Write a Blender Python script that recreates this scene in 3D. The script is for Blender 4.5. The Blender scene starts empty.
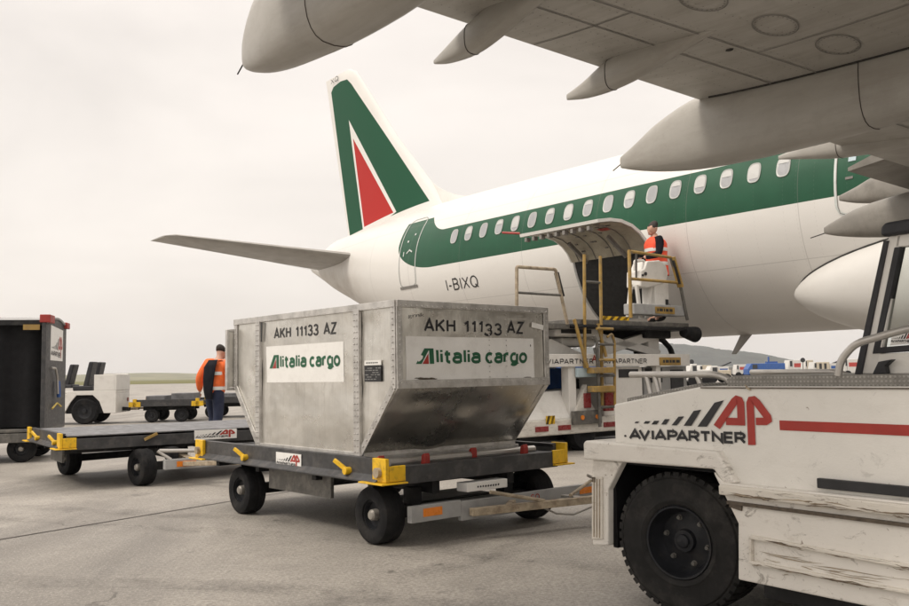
import bpy, bmesh, math, random
from mathutils import Vector, Matrix
R = math.radians
rnd = random.Random(7)
S = bpy.context.scene
COL = S.collection

# ------------------------------------------------------------------ camera
cd = bpy.data.cameras.new('camera'); cam = bpy.data.objects.new('camera', cd); COL.objects.link(cam)
cd.sensor_width = 36; cd.lens = 35.0; cd.clip_end = 30000; cd.clip_start = .05
PITCH = math.atan((374.5 - 303) / 884.0); ROLL = R(-.96)
cam.matrix_world = Matrix.Translation((0, 0, 1.2)) @ Matrix.Rotation(R(90) + PITCH, 4, 'X') @ Matrix.Rotation(ROLL, 4, 'Z')
S.camera = cam

# ------------------------------------------------------------------ sky, sun, exposure
SUN_EL, SUN_AZ = R(50), R(-112)          # azimuth measured from +Y towards +X
w = bpy.data.worlds.new('World'); S.world = w; w.use_nodes = True
nt = w.node_tree; nt.nodes.clear()
wo = nt.nodes.new('ShaderNodeOutputWorld'); bg = nt.nodes.new('ShaderNodeBackground')
sky = nt.nodes.new('ShaderNodeTexSky'); sky.sky_type = 'NISHITA'; sky.sun_disc = False
sky.sun_elevation = SUN_EL; sky.sun_rotation = SUN_AZ; sky.dust_density = 4; sky.air_density = 1.5
tc = nt.nodes.new('ShaderNodeTexCoord'); sep = nt.nodes.new('ShaderNodeSeparateXYZ')
nz = nt.nodes.new('ShaderNodeTexNoise'); nz.inputs['Scale'].default_value = 2.2; nz.inputs['Detail'].default_value = 6
nz.inputs['Roughness'].default_value = .5; nz.inputs['Distortion'].default_value = .4
mp = nt.nodes.new('ShaderNodeMapping'); mp.inputs['Scale'].default_value = (1, 1, 2.6)
nt.links.new(tc.outputs['Generated'], mp.inputs['Vector']); nt.links.new(mp.outputs[0], nz.inputs['Vector'])
nt.links.new(tc.outputs['Generated'], sep.inputs[0])
mr = nt.nodes.new('ShaderNodeMapRange'); mr.inputs['From Min'].default_value = .35; mr.inputs['From Max'].default_value = 1
mr.inputs['To Min'].default_value = .90; mr.inputs['To Max'].default_value = 1.8       # overcast: brighter overhead
nt.links.new(sep.outputs['Z'], mr.inputs['Value'])
cl = nt.nodes.new('ShaderNodeMapRange'); cl.inputs['From Min'].default_value = .34; cl.inputs['From Max'].default_value = .66
cl.inputs['To Min'].default_value = .91; cl.inputs['To Max'].default_value = 1.09
nt.links.new(nz.outputs['Fac'], cl.inputs['Value'])
mm = nt.nodes.new('ShaderNodeMath'); mm.operation = 'MULTIPLY'
nt.links.new(mr.outputs[0], mm.inputs[0]); nt.links.new(cl.outputs[0], mm.inputs[1])
sc = nt.nodes.new('ShaderNodeVectorMath'); sc.operation = 'SCALE'; sc.inputs[0].default_value = (9.98, 9.2, 8.5)
nt.links.new(mm.outputs[0], sc.inputs['Scale'])
mx = nt.nodes.new('ShaderNodeMix'); mx.data_type = 'RGBA'; mx.inputs['Factor'].default_value = .9
nt.links.new(sky.outputs[0], mx.inputs['A']); nt.links.new(sc.outputs[0], mx.inputs['B'])
nt.links.new(mx.outputs['Result'], bg.inputs['Color']); bg.inputs['Strength'].default_value = .1
nt.links.new(bg.outputs[0], wo.inputs[0])
sl = bpy.data.lights.new('sun', 'SUN'); sl.energy = 1.5; sl.angle = R(14); sl.color = (1, .93, .83)
so = bpy.data.objects.new('sun', sl); COL.objects.link(so)
dv = Vector((math.sin(SUN_AZ) * math.cos(SUN_EL), math.cos(SUN_AZ) * math.cos(SUN_EL), math.sin(SUN_EL)))
so.rotation_euler = dv.to_track_quat('Z', 'Y').to_euler(); so.location = (0, 0, 60)
S.view_settings.view_transform = 'Standard'; S.view_settings.look = 'None'
S.view_settings.exposure = 0.2; S.view_settings.gamma = 1

# ------------------------------------------------------------------ materials
class NB:
    def __init__(s, name):
        s.m = bpy.data.materials.new(name); s.m.use_nodes = True; s.nt = s.m.node_tree
        s.b = s.nt.nodes['Principled BSDF']; s._xyz = None; s._tc = None
    def n(s, t, **k):
        o = s.nt.nodes.new(t)
        for a, b in k.items(): setattr(o, a, b)
        return o
    def obj(s):
        if s._tc is None: s._tc = s.n('ShaderNodeTexCoord').outputs['Object']
        return s._tc
    def xyz(s):
        if s._xyz is None:
            o = s.n('ShaderNodeSeparateXYZ'); s.nt.links.new(s.obj(), o.inputs[0]); s._xyz = o.outputs
        return s._xyz
    def put(s, sock, v):
        if isinstance(v, bpy.types.NodeSocket): s.nt.links.new(v, sock)
        else: sock.default_value = v
    def op(s, o, a, b=0., c=None):
        q = s.n('ShaderNodeMath', operation=o); s.put(q.inputs[0], a); s.put(q.inputs[1], b)
        if c is not None: s.put(q.inputs[2], c)
        return q.outputs[0]
    def AND(s, *v):
        r = v[0]
        for q in v[1:]: r = s.op('MULTIPLY', r, q)
        return r
    def noise(s, scale, detail=4, rough=.6, stretch=None, dist=0):
        q = s.n('ShaderNodeTexNoise'); q.inputs['Scale'].default_value = scale; q.inputs['Detail'].default_value = detail
        q.inputs['Roughness'].default_value = rough; q.inputs['Distortion'].default_value = dist
        if stretch:
            m = s.n('ShaderNodeMapping'); m.inputs['Scale'].default_value = stretch
            s.nt.links.new(s.obj(), m.inputs[0]); s.nt.links.new(m.outputs[0], q.inputs['Vector'])
        else: s.nt.links.new(s.obj(), q.inputs['Vector'])
        return q.outputs['Fac']
    def rng(s, v, a, b, c, d):
        q = s.n('ShaderNodeMapRange'); s.put(q.inputs['Value'], v)
        for k, x in zip(('From Min', 'From Max', 'To Min', 'To Max'), (a, b, c, d)): q.inputs[k].default_value = x
        return q.outputs[0]
    def mix(s, f, a, b):
        q = s.n('ShaderNodeMix', data_type='RGBA'); s.put(q.inputs['Factor'], f)
        for k, x in (('A', a), ('B', b)):
            if isinstance(x, (tuple, list)): x = (*x[:3], 1)
            s.put(q.inputs[k], x)
        return q.outputs['Result']
    def bump(s, h, strength=.2, dist=.02, normal=None):
        q = s.n('ShaderNodeBump'); q.inputs['Strength'].default_value = strength; q.inputs['Distance'].default_value = dist
        s.put(q.inputs['Height'], h)
        if normal is not None: s.nt.links.new(normal, q.inputs['Normal'])
        return q.outputs[0]
    def fin(s, col, rough=.5, metal=0., normal=None):
        if isinstance(col, tuple): col = (*col[:3], 1)
        s.put(s.b.inputs['Base Color'], col); s.put(s.b.inputs['Roughness'], rough); s.put(s.b.inputs['Metallic'], metal)
        if normal is not None: s.nt.links.new(normal, s.b.inputs['Normal'])
        return s.m

def M(name, col, rough=.6, metal=0., var=.18, scale=6., bump=0., bscale=60., dirt=None, damt=.5, dscale=3., dstretch=None, spec=None):
    k = NB(name)
    f = k.rng(k.noise(scale, 5), .3, .7, 0, 1)
    c = k.mix(f, tuple(max(0, x * (1 - var)) for x in col), tuple(min(1, x * (1 + var)) for x in col))
    rg = k.rng(k.noise(scale * 2.3, 4), .3, .7, max(.03, rough - .1), min(1, rough + .1))
    if dirt:
        d = k.rng(k.noise(dscale, 8, .7, stretch=dstretch), .5, .72, 0, damt)
        c = k.mix(d, c, dirt)
    nrm = k.bump(k.noise(bscale, 4), .35, bump) if bump else None
    if spec is not None: k.b.inputs['Specular IOR Level'].default_value = spec
    return k.fin(c, rg, metal, nrm)

MT = {}
MT['rubber'] = M('tyre_rubber', (.010, .010, .011), .85, var=.3, scale=9, bump=.004, bscale=50, dirt=(.05, .045, .04), damt=.5, dscale=5, spec=.25)
MT['black'] = M('black_steel', (.013, .013, .014), .6, var=.3, dirt=(.05, .047, .043), damt=.5, dscale=6, spec=.3)
MT['darksteel'] = M('dark_grey_steel', (.040, .040, .042), .5, metal=.0, var=.3, scale=8, dirt=(.13, .12, .11), damt=.6, dscale=7, bump=.002)
MT['frame'] = M('grey_painted_steel', (.10, .095, .085), .55, var=.3, scale=8, dirt=(.26, .24, .21), damt=.7, dscale=9, bump=.002)
MT['yellow'] = M('yellow_paint', (.74, .45, .012), .45, var=.12, dirt=(.16, .10, .03), damt=.75, dscale=14)
MT['yellowdirty'] = M('worn_yellow_paint', (.34, .215, .055), .55, var=.3, dirt=(.17, .15, .12), damt=.95, dscale=7)
MT['red'] = M('red_paint', (.33, .03, .022), .5, var=.2, dirt=(.15, .03, .02), damt=.4, dscale=12)
MT['orange'] = M('orange_reflector', (.75, .22, .02), .3, var=.15)
MT['redrefl'] = M('red_reflector', (.24, .028, .028), .3, var=.15)
MT['white'] = M('white_paint', (.70, .68, .64), .42, var=.05, scale=4, dirt=(.42, .39, .34), damt=.4, dscale=3.5)
MT['whitedirty'] = M('scuffed_white_paint', (.66, .63, .57), .5, var=.08, scale=4, dirt=(.26, .22, .17), damt=.75, dscale=7, dstretch=(1, 1, 4), bump=.003, bscale=25)
MT['sign'] = M('white_sticker', (.80, .79, .76), .45, var=.03, dirt=(.45, .42, .38), damt=.22, dscale=9)
MT['letter'] = M('black_lettering', (.018, .018, .02), .5, var=.3)
MT['green'] = M('green_lettering', (.012, .10, .045), .45, var=.2)
MT['redlet'] = M('red_lettering', (.36, .030, .020), .45, var=.15)
MT['lettergrey'] = M('worn_grey_lettering', (.022, .022, .022), .5, var=.3, dirt=(.22, .21, .2), damt=.4, dscale=25)
MT['steel'] = M('bare_steel_tube', (.50, .48, .45), .38, metal=.7, var=.15, dirt=(.25, .22, .2), damt=.4, dscale=12)
MT['hub'] = M('worn_hub_metal', (.30, .28, .25), .5, metal=.4, var=.25, scale=20)
MT['rimdark'] = M('dark_blue_rim', (.011, .012, .015), .55, var=.3, scale=12, dirt=(.05, .045, .04), damt=.5, dscale=9, spec=.3)
MT['rust'] = M('rusty_beige_steel', (.34, .28, .20), .7, var=.35, scale=14, dirt=(.12, .07, .04), damt=.8, dscale=11, bump=.003)
MT['glassdark'] = M('dark_glass', (.02, .022, .025), .12, var=.3)
MT['bluepaint'] = M('blue_paint', (.03, .10, .33), .45, var=.2, dirt=(.15, .16, .2), damt=.3)
MT['beige'] = M('beige_paint', (.52, .46, .36), .5, var=.12)
MT['greypanel'] = M('grey_panel', (.34, .34, .335), .55, var=.2, dirt=(.2, .19, .18), damt=.5)
MT['wingskin'] = None
MT['skin'] = M('skin', (.50, .29, .21), .55, var=.08)
MT['hivis_orange'] = M('orange_high_visibility_cloth', (.80, .15, .03), .8, var=.12, scale=12, bump=.01, bscale=14)
MT['hivis_red'] = M('red_high_visibility_cloth', (.85, .10, .045), .8, var=.12, scale=12, bump=.01, bscale=14)
MT['navy'] = M('navy_cloth', (.008, .008, .012), .9, var=.3, bump=.01, bscale=14, spec=.2)
MT['denim'] = M('dark_blue_denim', (.016, .022, .05), .9, var=.25, bump=.008, bscale=16)
MT['hair'] = M('dark_brown_hair', (.02, .014, .01), .7, var=.3, bump=.01, bscale=60)
MT['tape'] = M('silver_reflective_tape', (.72, .71, .68), .35, var=.08)
MT['boot'] = M('black_boot_leather', (.02, .02, .02), .5, var=.3)
MT['seat'] = M('black_vinyl', (.016, .016, .02), .5, var=.3)
MT['wood'] = M('worn_grey_deck', (.15, .15, .155), .65, var=.35, scale=5, dirt=(.30, .31, .33), damt=.7, dscale=4, dstretch=(1, 4, 1))
MT['deck'] = M('dark_deck_plate', (.05, .05, .05), .6, var=.35, dirt=(.14, .13, .12), damt=.6, dscale=5)
MT['doorin'] = M('cargo_door_lining', (.36, .325, .25), .5, var=.15, dirt=(.17, .15, .11), damt=.6, dscale=4)
MT['bluetube'] = M('pale_blue_rubber', (.42, .52, .56), .5, var=.1)
MT['rope'] = M('yellow_rope', (.62, .47, .12), .8, var=.2)

def mat_alu(name, dark=1.0):
    k = NB(name)
    f = k.rng(k.noise(2.2, 5, .55), .34, .66, 0, 1)
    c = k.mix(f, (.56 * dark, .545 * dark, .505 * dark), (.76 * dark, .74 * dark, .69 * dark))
    st = k.rng(k.noise(3.5, 9, .75, stretch=(1, 1, .45)), .57, .72, 0, .5)
    c = k.mix(st, c, (.34, .305, .26))
    bs = k.rng(k.noise(40, 4, .7, stretch=(1, 1, .06)), .5, .75, 0, .35)
    c = k.mix(bs, c, (.40, .385, .36))
    sp = k.rng(k.noise(26, 3, .5), .66, .74, 0, .8)
    c = k.mix(sp, c, (.78, .77, .74))
    r = k.rng(k.noise(2.5, 6, .6), .34, .66, .22, .42)
    n1 = k.bump(k.noise(3.0, 2, .5), .5, .04)
    n2 = k.bump(k.noise(22, 3), .2, .006, n1)
    return k.fin(c, r, .92, n2)
MT['alu'] = mat_alu('dented_aluminium_sheet')
MT['alutrim'] = M('aluminium_edge_profile', (.58, .565, .54), .42, metal=.75, var=.2, scale=9, dirt=(.24, .22, .2), damt=.6, dscale=8, bump=.003)

def mat_wing():
    k = NB('wing_underside_paint')
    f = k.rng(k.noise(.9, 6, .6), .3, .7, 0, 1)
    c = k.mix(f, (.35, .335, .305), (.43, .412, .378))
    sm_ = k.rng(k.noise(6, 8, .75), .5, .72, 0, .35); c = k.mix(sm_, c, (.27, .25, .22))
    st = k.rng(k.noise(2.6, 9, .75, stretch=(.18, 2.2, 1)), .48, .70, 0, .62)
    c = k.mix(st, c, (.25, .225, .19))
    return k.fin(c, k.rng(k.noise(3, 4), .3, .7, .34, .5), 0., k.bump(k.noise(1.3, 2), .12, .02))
MT['wingskin'] = mat_wing()
MT['winggap'] = M('dark_panel_gap', (.03, .028, .025), .8, var=.2)
MT['panelline'] = M('grey_panel_line', (.20, .19, .175), .7, var=.2)

GREEN = (.008, .072, .034); WHITE = (.72, .705, .675)
def mat_fuse():
    k = NB('airliner_livery')
    X, Y, Z = k.xyz(); Z = k.op('SUBTRACT', Z, 3.858)
    soil = k.rng(k.noise(.8, 6, .65, stretch=(.35, 1, 1)), .45, .75, 0, .28)
    low = k.rng(Z, -2.1, -.2, .42, 0.0)                       # darker and browner towards the belly
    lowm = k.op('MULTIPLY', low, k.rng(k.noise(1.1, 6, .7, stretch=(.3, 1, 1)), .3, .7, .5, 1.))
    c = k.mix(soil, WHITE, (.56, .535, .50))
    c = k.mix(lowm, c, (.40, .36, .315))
    aft = k.op('MULTIPLY', k.rng(X, -4.2, -7.2, 0, .75), k.op('MULTIPLY', k.rng(k.noise(1.6, 7, .7), .4, .65, .2, 1), k.rng(Z, 1.0, -.2, 0, 1))); c = k.mix(aft, c, (.30, .235, .175))
    t = k.op('MINIMUM', k.op('MAXIMUM', k.op('DIVIDE', k.op('SUBTRACT', -.50, X), .85), 0.), 1.)
    hi = k.op('MULTIPLY_ADD', k.op('MULTIPLY', t, t), .50, .86)
    lo_ = k.op('GREATER_THAN', Z, -.045)
    below = k.op('LESS_THAN', Z, hi)
    capt = k.op('LESS_THAN', Z, 1.29)
    ex = k.op('DIVIDE', k.op('MINIMUM', k.op('ADD', X, .75), 0.), 1.72)
    ez = k.op('DIVIDE', k.op('MINIMUM', k.op('SUBTRACT', Z, .72), 0.), .765)
    ell = k.op('LESS_THAN', k.op('ADD', k.op('MULTIPLY', ex, ex), k.op('MULTIPLY', ez, ez)), 1.)
    mask = k.AND(lo_, below, capt, ell)
    def seam(v, per, off, wd): return k.op('LESS_THAN', k.op('ABSOLUTE', k.op('SUBTRACT', k.op('FRACT', k.op('DIVIDE', k.op('ADD', v, 100 * per + off), per)), .5)), wd / per / 2)
    sm = k.op('MAXIMUM', seam(X, 2.132, .8, .014), k.op('MAXIMUM', k.op('LESS_THAN', k.op('ABSOLUTE', k.op('ADD', Z, .92)), .006), k.op('LESS_THAN', k.op('ABSOLUTE', k.op('SUBTRACT', Z, 1.15)), .006)))
    rv = k.op('MULTIPLY', k.op('MAXIMUM', seam(X, 2.132, .84, .012), seam(X, .533, .26, .010)), k.op('GREATER_THAN', k.op('FRACT', k.op('MULTIPLY', Z, 14.)), .55))
    g = k.mix(k.rng(k.noise(2, 4), .3, .7, 0, 1), tuple(x * .9 for x in GREEN), tuple(x * 1.12 for x in GREEN))
    c = k.mix(mask, c, g); c = k.mix(k.op('MULTIPLY', sm, .30), c, (.18, .17, .16)); c = k.mix(k.op('MULTIPLY', rv, .13), c, (.2, .19, .18))
    frm = k.n('ShaderNodeTexWave', wave_type='BANDS', bands_direction='X', wave_profile='SIN')
    frm.inputs['Scale'].default_value = .589; k.nt.links.new(k.obj(), frm.inputs['Vector'])
    nrm = k.bump(k.op('ADD', k.noise(1.0, 2), k.op('MULTIPLY', frm.outputs['Fac'], .12)), .18, .03)
    k.b.inputs['Specular IOR Level'].default_value = .35
    return k.fin(c, k.rng(k.noise(2, 4), .3, .7, .30, .42), 0., nrm)
def mat_tail():
    k = NB('tail_livery'); X, Y, Z = k.xyz(); Z = k.op('SUBTRACT', Z, 3.858)
    def poly(pts):
        cx = sum(p[0] for p in pts) / len(pts); cz = sum(p[1] for p in pts) / len(pts); r = None
        for i in range(len(pts)):
            (x0, z0), (x1, z1) = pts[i], pts[(i + 1) % len(pts)]
            a, b = z1 - z0, -(x1 - x0); c = -(a * x0 + b * z0)
            if a * cx + b * cz + c < 0: a, b, c = -a, -b, -c
            v = k.op('GREATER_THAN', k.op('ADD', k.op('MULTIPLY_ADD', X, a, c), k.op('MULTIPLY', Z, b)), 0.)
            r = v if r is None else k.op('MULTIPLY', r, v)
        return r
    green = poly([(-8.72, 6.74), (-8.55, 6.88), (-8.05, 6.93), (-7.62, 6.88), (-7.36, 6.66), (-3.20, 2.17), (-7.64, 1.80)])
    white = poly([(-7.52, 5.52), (-4.74, 2.10), (-6.68, 1.6)])
    red = poly([(-7.26, 4.86), (-4.90, 2.10), (-6.65, 1.93)])
    c = k.mix(k.rng(k.noise(.8, 5), .45, .75, 0, .25), WHITE, (.55, .53, .5))
    c = k.mix(green, c, GREEN); c = k.mix(white, c, WHITE); c = k.mix(red, c, (.42, .022, .018))
    k.b.inputs['Specular IOR Level'].default_value = .2
    return k.fin(c, .5)
MT['fuse'] = mat_fuse(); MT['tail'] = mat_tail()
MT['acwhite'] = M('airliner_white_paint', (.68, .665, .635), .35, var=.05, scale=1.2, dirt=(.45, .42, .38), damt=.35, dscale=1.5)
MT['acgrey'] = M('airliner_grey_paint', (.40, .385, .36), .42, var=.08, scale=1.2, dirt=(.27, .25, .22), damt=.45, dscale=1.5)
MT['window'] = M('cabin_window_shade', (.34, .345, .355), .2, var=.12, scale=2)
MT['winframe'] = M('window_frame_grey', (.40, .41, .39), .4, var=.1)
MT['seal'] = M('door_seal_pale', (.55, .58, .56), .5, var=.1)

# ------------------------------------------------------------------ mesh builder
class MB:
    """collects shapes; flip mirrors y (frames whose second axis points right)"""
    def __init__(s, flip=True): s.v = []; s.f = []; s.sm = []; s.flip = flip
    def add(s, vs, fs, smooth=False):
        o = len(s.v); s.v += [tuple(v) for v in vs]
        s.f += [tuple(i + o for i in f) for f in fs]; s.sm += [smooth] * len(fs); return s
    def hexa(s, p):   # 8 corners: bottom loop 4, top loop 4
        return s.add(p, [(3, 2, 1, 0), (4, 5, 6, 7), (0, 1, 5, 4), (1, 2, 6, 5), (2, 3, 7, 6), (3, 0, 4, 7)])
    def box(s, x0, x1, y0, y1, z0, z1):
        return s.hexa([(x0, y0, z0), (x1, y0, z0), (x1, y1, z0), (x0, y1, z0), (x0, y0, z1), (x1, y0, z1), (x1, y1, z1), (x0, y1, z1)])
    def bar(s, a, b, w_, h, up=(0, 0, 1)):
        a, b = Vector(a), Vector(b); d = (b - a).normalized(); u = Vector(up)
        if abs(d.dot(u)) > .98: u = Vector((1, 0, 0))
        r = d.cross(u).normalized() * w_ / 2; t = r.cross(d).normalized() * h / 2
        return s.hexa([a - r - t, a + r - t, a + r + t, a - r + t, b - r - t, b + r - t, b + r + t, b - r + t])
    def prism(s, poly, vec):
        n = len(poly); P = [Vector(p) for p in poly]; Q = [p + Vector(vec) for p in P]
        return s.add(P + Q, [tuple(range(n - 1, -1, -1)), tuple(range(n, 2 * n))] + [(i, (i + 1) % n, n + (i + 1) % n, n + i) for i in range(n)])
    def loft(s, rings, cap=True, closed=True, smooth=True):
        n = len(rings[0]); vs = [p for r in rings for p in r]; fs = []
        for i in range(len(rings) - 1):
            for j in range(n if closed else n - 1):
                k = (j + 1) % n; fs.append((i * n + j, i * n + k, (i + 1) * n + k, (i + 1) * n + j))
        if cap: fs += [tuple(range(n - 1, -1, -1)), tuple(range((len(rings) - 1) * n, len(rings) * n))]
        return s.add(vs, fs, smooth)
    def cyl(s, a, b, r0, r1=None, n=16, cap=True):
        r1 = r0 if r1 is None else r1
        a, b = Vector(a), Vector(b); d = (b - a).normalized(); u = Vector((0, 0, 1)) if abs(d.z) < .9 else Vector((1, 0, 0))
        p = d.cross(u).normalized(); q = d.cross(p)
        ring = lambda c, r: [c + (p * math.cos(t) + q * math.sin(t)) * r for t in (2 * math.pi * i / n for i in range(n))]
        return s.loft([ring(a, r0), ring(b, r1)], cap)
    def tube(s, pts, r, n=10, rad=.0):
        P = [Vector(p) for p in pts]
        if rad:   # round the corners
            Q = [P[0]]
            for i in range(1, len(P) - 1):
                a = (P[i - 1] - P[i]); b = (P[i + 1] - P[i]); k = min(rad, a.length * .45, b.length * .45)
                a = P[i] + a.normalized() * k; b = P[i] + b.normalized() * k
                for t in (0, .2, .4, .6, .8, 1): Q.append(a * (1 - t) ** 2 + P[i] * 2 * t * (1 - t) + b * t * t)
            P = Q + [P[-1]]
        rings = []; d0 = (P[1] - P[0]).normalized(); u = Vector((0, 0, 1)) if abs(d0.z) < .9 else Vector((1, 0, 0))
        x = d0.cross(u).normalized()
        for i, p in enumerate(P):
            d = ((P[i] - P[i - 1]).normalized() if i else Vector()) + ((P[i + 1] - P[i]).normalized() if i < len(P) - 1 else Vector())
            d.normalize(); x = (x - d * x.dot(d)).normalized(); y = d.cross(x)
            rings.append([p + (x * math.cos(t) + y * math.sin(t)) * r for t in (2 * math.pi * j / n for j in range(n))])
        return s.loft(rings)
    def lathe(s, c, axis, prof, n=32, cap=False):
        c = Vector(c); d = Vector(axis).normalized(); u = Vector((0, 0, 1)) if abs(d.z) < .9 else Vector((1, 0, 0))
        p = d.cross(u).normalized(); q = d.cross(p)
        return s.loft([[c + d * h + (p * math.cos(t) + q * math.sin(t)) * r for t in (2 * math.pi * i / n for i in range(n))] for r, h in prof], cap)
    def sphere(s, c, r, n=12, sc=(1, 1, 1)):
        c = Vector(c); rings = []
        for i in range(1, n):
            a = math.pi * i / n
            rings.append([c + Vector((math.sin(a) * math.cos(t) * r * sc[0], math.sin(a) * math.sin(t) * r * sc[1], math.cos(a) * r * sc[2])) for t in (2 * math.pi * j / n for j in range(n))])
        return s.loft(rings)
    def build(s, name, m, parent=None, bevel=0., angle=35, seg=2):
        me = bpy.data.meshes.new(name); vs = [(x, -y, z) for x, y, z in s.v] if s.flip else s.v
        me.from_pydata(vs, [], s.f)
        me.polygons.foreach_set('use_smooth', s.sm)
        b = bmesh.new(); b.from_mesh(me); bmesh.ops.recalc_face_normals(b, faces=b.faces); b.to_mesh(me); b.free()
        if any(s.sm): me.set_sharp_from_angle(angle=R(angle))
        me.materials.append(MT[m] if isinstance(m, str) else m)
        o = bpy.data.objects.new(name, me); COL.objects.link(o)
        if parent: o.parent = parent
        if bevel:
            q = o.modifiers.new('bevel', 'BEVEL'); q.width = bevel; q.segments = seg; q.limit_method = 'ANGLE'; q.angle_limit = R(40)
        return o

def thing(name, label, cat, loc=(0, 0, 0), rotz=0, group=None):
    o = bpy.data.objects.new(name, None); COL.objects.link(o); o.location = loc; o.rotation_euler = (0, 0, rotz)
    o.empty_display_size = .3
    return tag(o, label, cat, group)
def tag(o, label, cat, group=None):
    o['label'] = label; o['category'] = cat
    if group: o['group'] = group
    return o
def struct(o): o['kind'] = 'structure'; return o

_tc = {}
def text_geo(body, bold=0.0):
    if (body, bold) in _tc: return _tc[(body, bold)]
    c = bpy.data.curves.new('t', 'FONT'); c.body = body; c.size = 1; c.offset = bold; c.resolution_u = 3
    o = bpy.data.objects.new('t', c); COL.objects.link(o)
    dg = bpy.context.evaluated_depsgraph_get(); me = bpy.data.meshes.new_from_object(o.evaluated_get(dg))
    vs = [v.co.copy() for v in me.vertices]; fs = [tuple(p.vertices) for p in me.polygons]
    x0 = min(v.x for v in vs); x1 = max(v.x for v in vs); y0 = min(v.y for v in vs); y1 = max(v.y for v in vs)
    caps = [v for v in vs]
    vs = [((v.x - x0) / (x1 - x0), (v.y - y0) / (y1 - y0)) for v in vs]
    bpy.data.objects.remove(o); bpy.data.curves.remove(c); bpy.data.meshes.remove(me)
    _tc[(body, bold)] = (vs, fs); return vs, fs
def text(mb, body, mapf, bold=0.0):
    """mapf(s, t) -> point; s, t run 0..1 over the text's own box"""
    vs, fs = text_geo(body, bold); mb.add([mapf(a, b) for a, b in vs], fs); return mb
def quadmap(bl, br, tr, tl):
    bl, br, tr, tl = map(Vector, (bl, br, tr, tl))
    return lambda s, t: bl * (1 - s) * (1 - t) + br * s * (1 - t) + tr * s * t + tl * (1 - s) * t
def ribbon2(pts, wd):
    """flat mitred stroke through 2D points -> (verts, faces)"""
    P = [Vector(p) for p in pts]; L = []; Rr = []
    for i, p in enumerate(P):
        a = (P[i] - P[i - 1]).normalized() if i else None; b = (P[i + 1] - P[i]).normalized() if i < len(P) - 1 else None
        d = (a or b) if not (a and b) else (a + b).normalized()
        nn = Vector((-d.y, d.x)); k = 1.0
        if a and b: k = 1 / max(.45, nn.dot(Vector((-a.y, a.x))))
        L.append(p + nn * wd / 2 * k); Rr.append(p - nn * wd / 2 * k)
    n = len(P); return L + Rr, [(i, i + 1, n + i + 1, n + i) for i in range(n - 1)]

# stroke lettering: plain grotesque capitals, digits and the few small letters needed; unit = capital height
def arc(cx, cy, rx, ry, a0, a1, n=10): return [(cx + rx * math.cos(R(a0 + (a1 - a0) * i / n)), cy + ry * math.sin(R(a0 + (a1 - a0) * i / n))) for i in range(n + 1)]
GL = {' ': (.3, []), 'A': (.66, [[(0, 0), (.33, 1), (.66, 0)], [(.13, .3), (.53, .3)]]), 'K': (.6, [[(0, 0), (0, 1)], [(.58, 1), (0, .38)], [(.2, .57), (.6, 0)]]),
      'H': (.56, [[(0, 0), (0, 1)], [(.56, 0), (.56, 1)], [(0, .52), (.56, .52)]]), '1': (.3, [[(.24, 1), (.24, 0)], [(.02, .74), (.14, .79), (.21, .93)]]),
      '3': (.5, [arc(.24, .75, .22, .25, 160, -80, 12) + [(.2, .51)], [(.2, .52)] + arc(.24, .26, .26, .26, 80, -165, 12)]),
      'Z': (.56, [[(.02, 1), (.54, 1), (.0, 0), (.56, 0)]]), 'V': (.62, [[(0, 1), (.31, 0), (.62, 1)]]), 'I': (.04, [[(.02, 0), (.02, 1)]]),
      'P': (.54, [[(0, 0), (0, 1), (.28, 1)] + arc(.28, .73, .25, .27, 90, -90, 10) + [(0, .46)]]), 'R': (.58, [[(0, 0), (0, 1), (.3, 1)] + arc(.3, .74, .25, .26, 90, -90, 10) + [(0, .48)], [(.3, .48), (.56, 0)]]),
      'T': (.56, [[(0, 1), (.56, 1)], [(.28, 1), (.28, 0)]]), 'N': (.57, [[(0, 0), (0, 1), (.57, 0), (.57, 1)]]), 'E': (.5, [[(.5, 1), (0, 1), (0, 0), (.5, 0)], [(0, .52), (.46, .52)]]),
      'B': (.54, [[(0, 0), (0, 1), (.28, 1)] + arc(.28, .76, .22, .24, 90, -90, 8) + [(0, .52)], [(.26, .52)] + arc(.28, .26, .26, .26, 90, -90, 8) + [(0, 0), (0, .5)]]),
      'X': (.58, [[(0, 1), (.58, 0)], [(0, 0), (.58, 1)]]), 'Q': (.68, [arc(.34, .5, .34, .5, 90, 450, 24), [(.4, .25), (.68, -.03)]]), '-': (.26, [[(0, .4), (.26, .4)]]),
      'O': (.68, [arc(.34, .5, .34, .5, 90, 450, 24)]), 'W': (.9, [[(0, 1), (.22, 0), (.45, 1), (.68, 0), (.9, 1)]]), 'S': (.5, [arc(.25, .76, .24, .24, 20, 270, 10) + arc(.25, .26, .25, .26, 90, -160, 12)]), 'G': (.6, [arc(.32, .5, .32, .5, 40, 330, 18) + [(.6, .45), (.36, .45)]]),
      'l': (.03, [[(.015, 0), (.015, 1)]]), 'i': (.03, [[(.015, 0), (.015, .70)], [(.015, .84), (.015, 1)]]), 't': (.26, [[(.1, .95), (.1, .18)] + arc(.26, .14, .16, .14, 180, 270, 6), [(-.02, .68), (.27, .68)]]),
      'a': (.42, [[(.02, .62)] + arc(.21, .52, .19, .19, 110, 0, 8) + [(.40, 0)], [(.40, .40)] + arc(.19, .205, .19, .205, 90, 270, 10) + [(.40, .04)]]),
      'c': (.40, [arc(.22, .36, .21, .36, 50, 310, 16)]), 'r': (.26, [[(.0, 0), (.0, .72)], [(0, .5)] + arc(.2, .5, .2, .21, 180, 75, 6)]), 'o': (.44, [arc(.22, .36, .21, .36, 90, 450, 20)]),
      'g': (.42, [arc(.2, .36, .2, .36, 60, 310, 14), [(.40, .72), (.40, -.05)] + arc(.2, -.05, .2, .19, 0, -150, 8)])}
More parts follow.
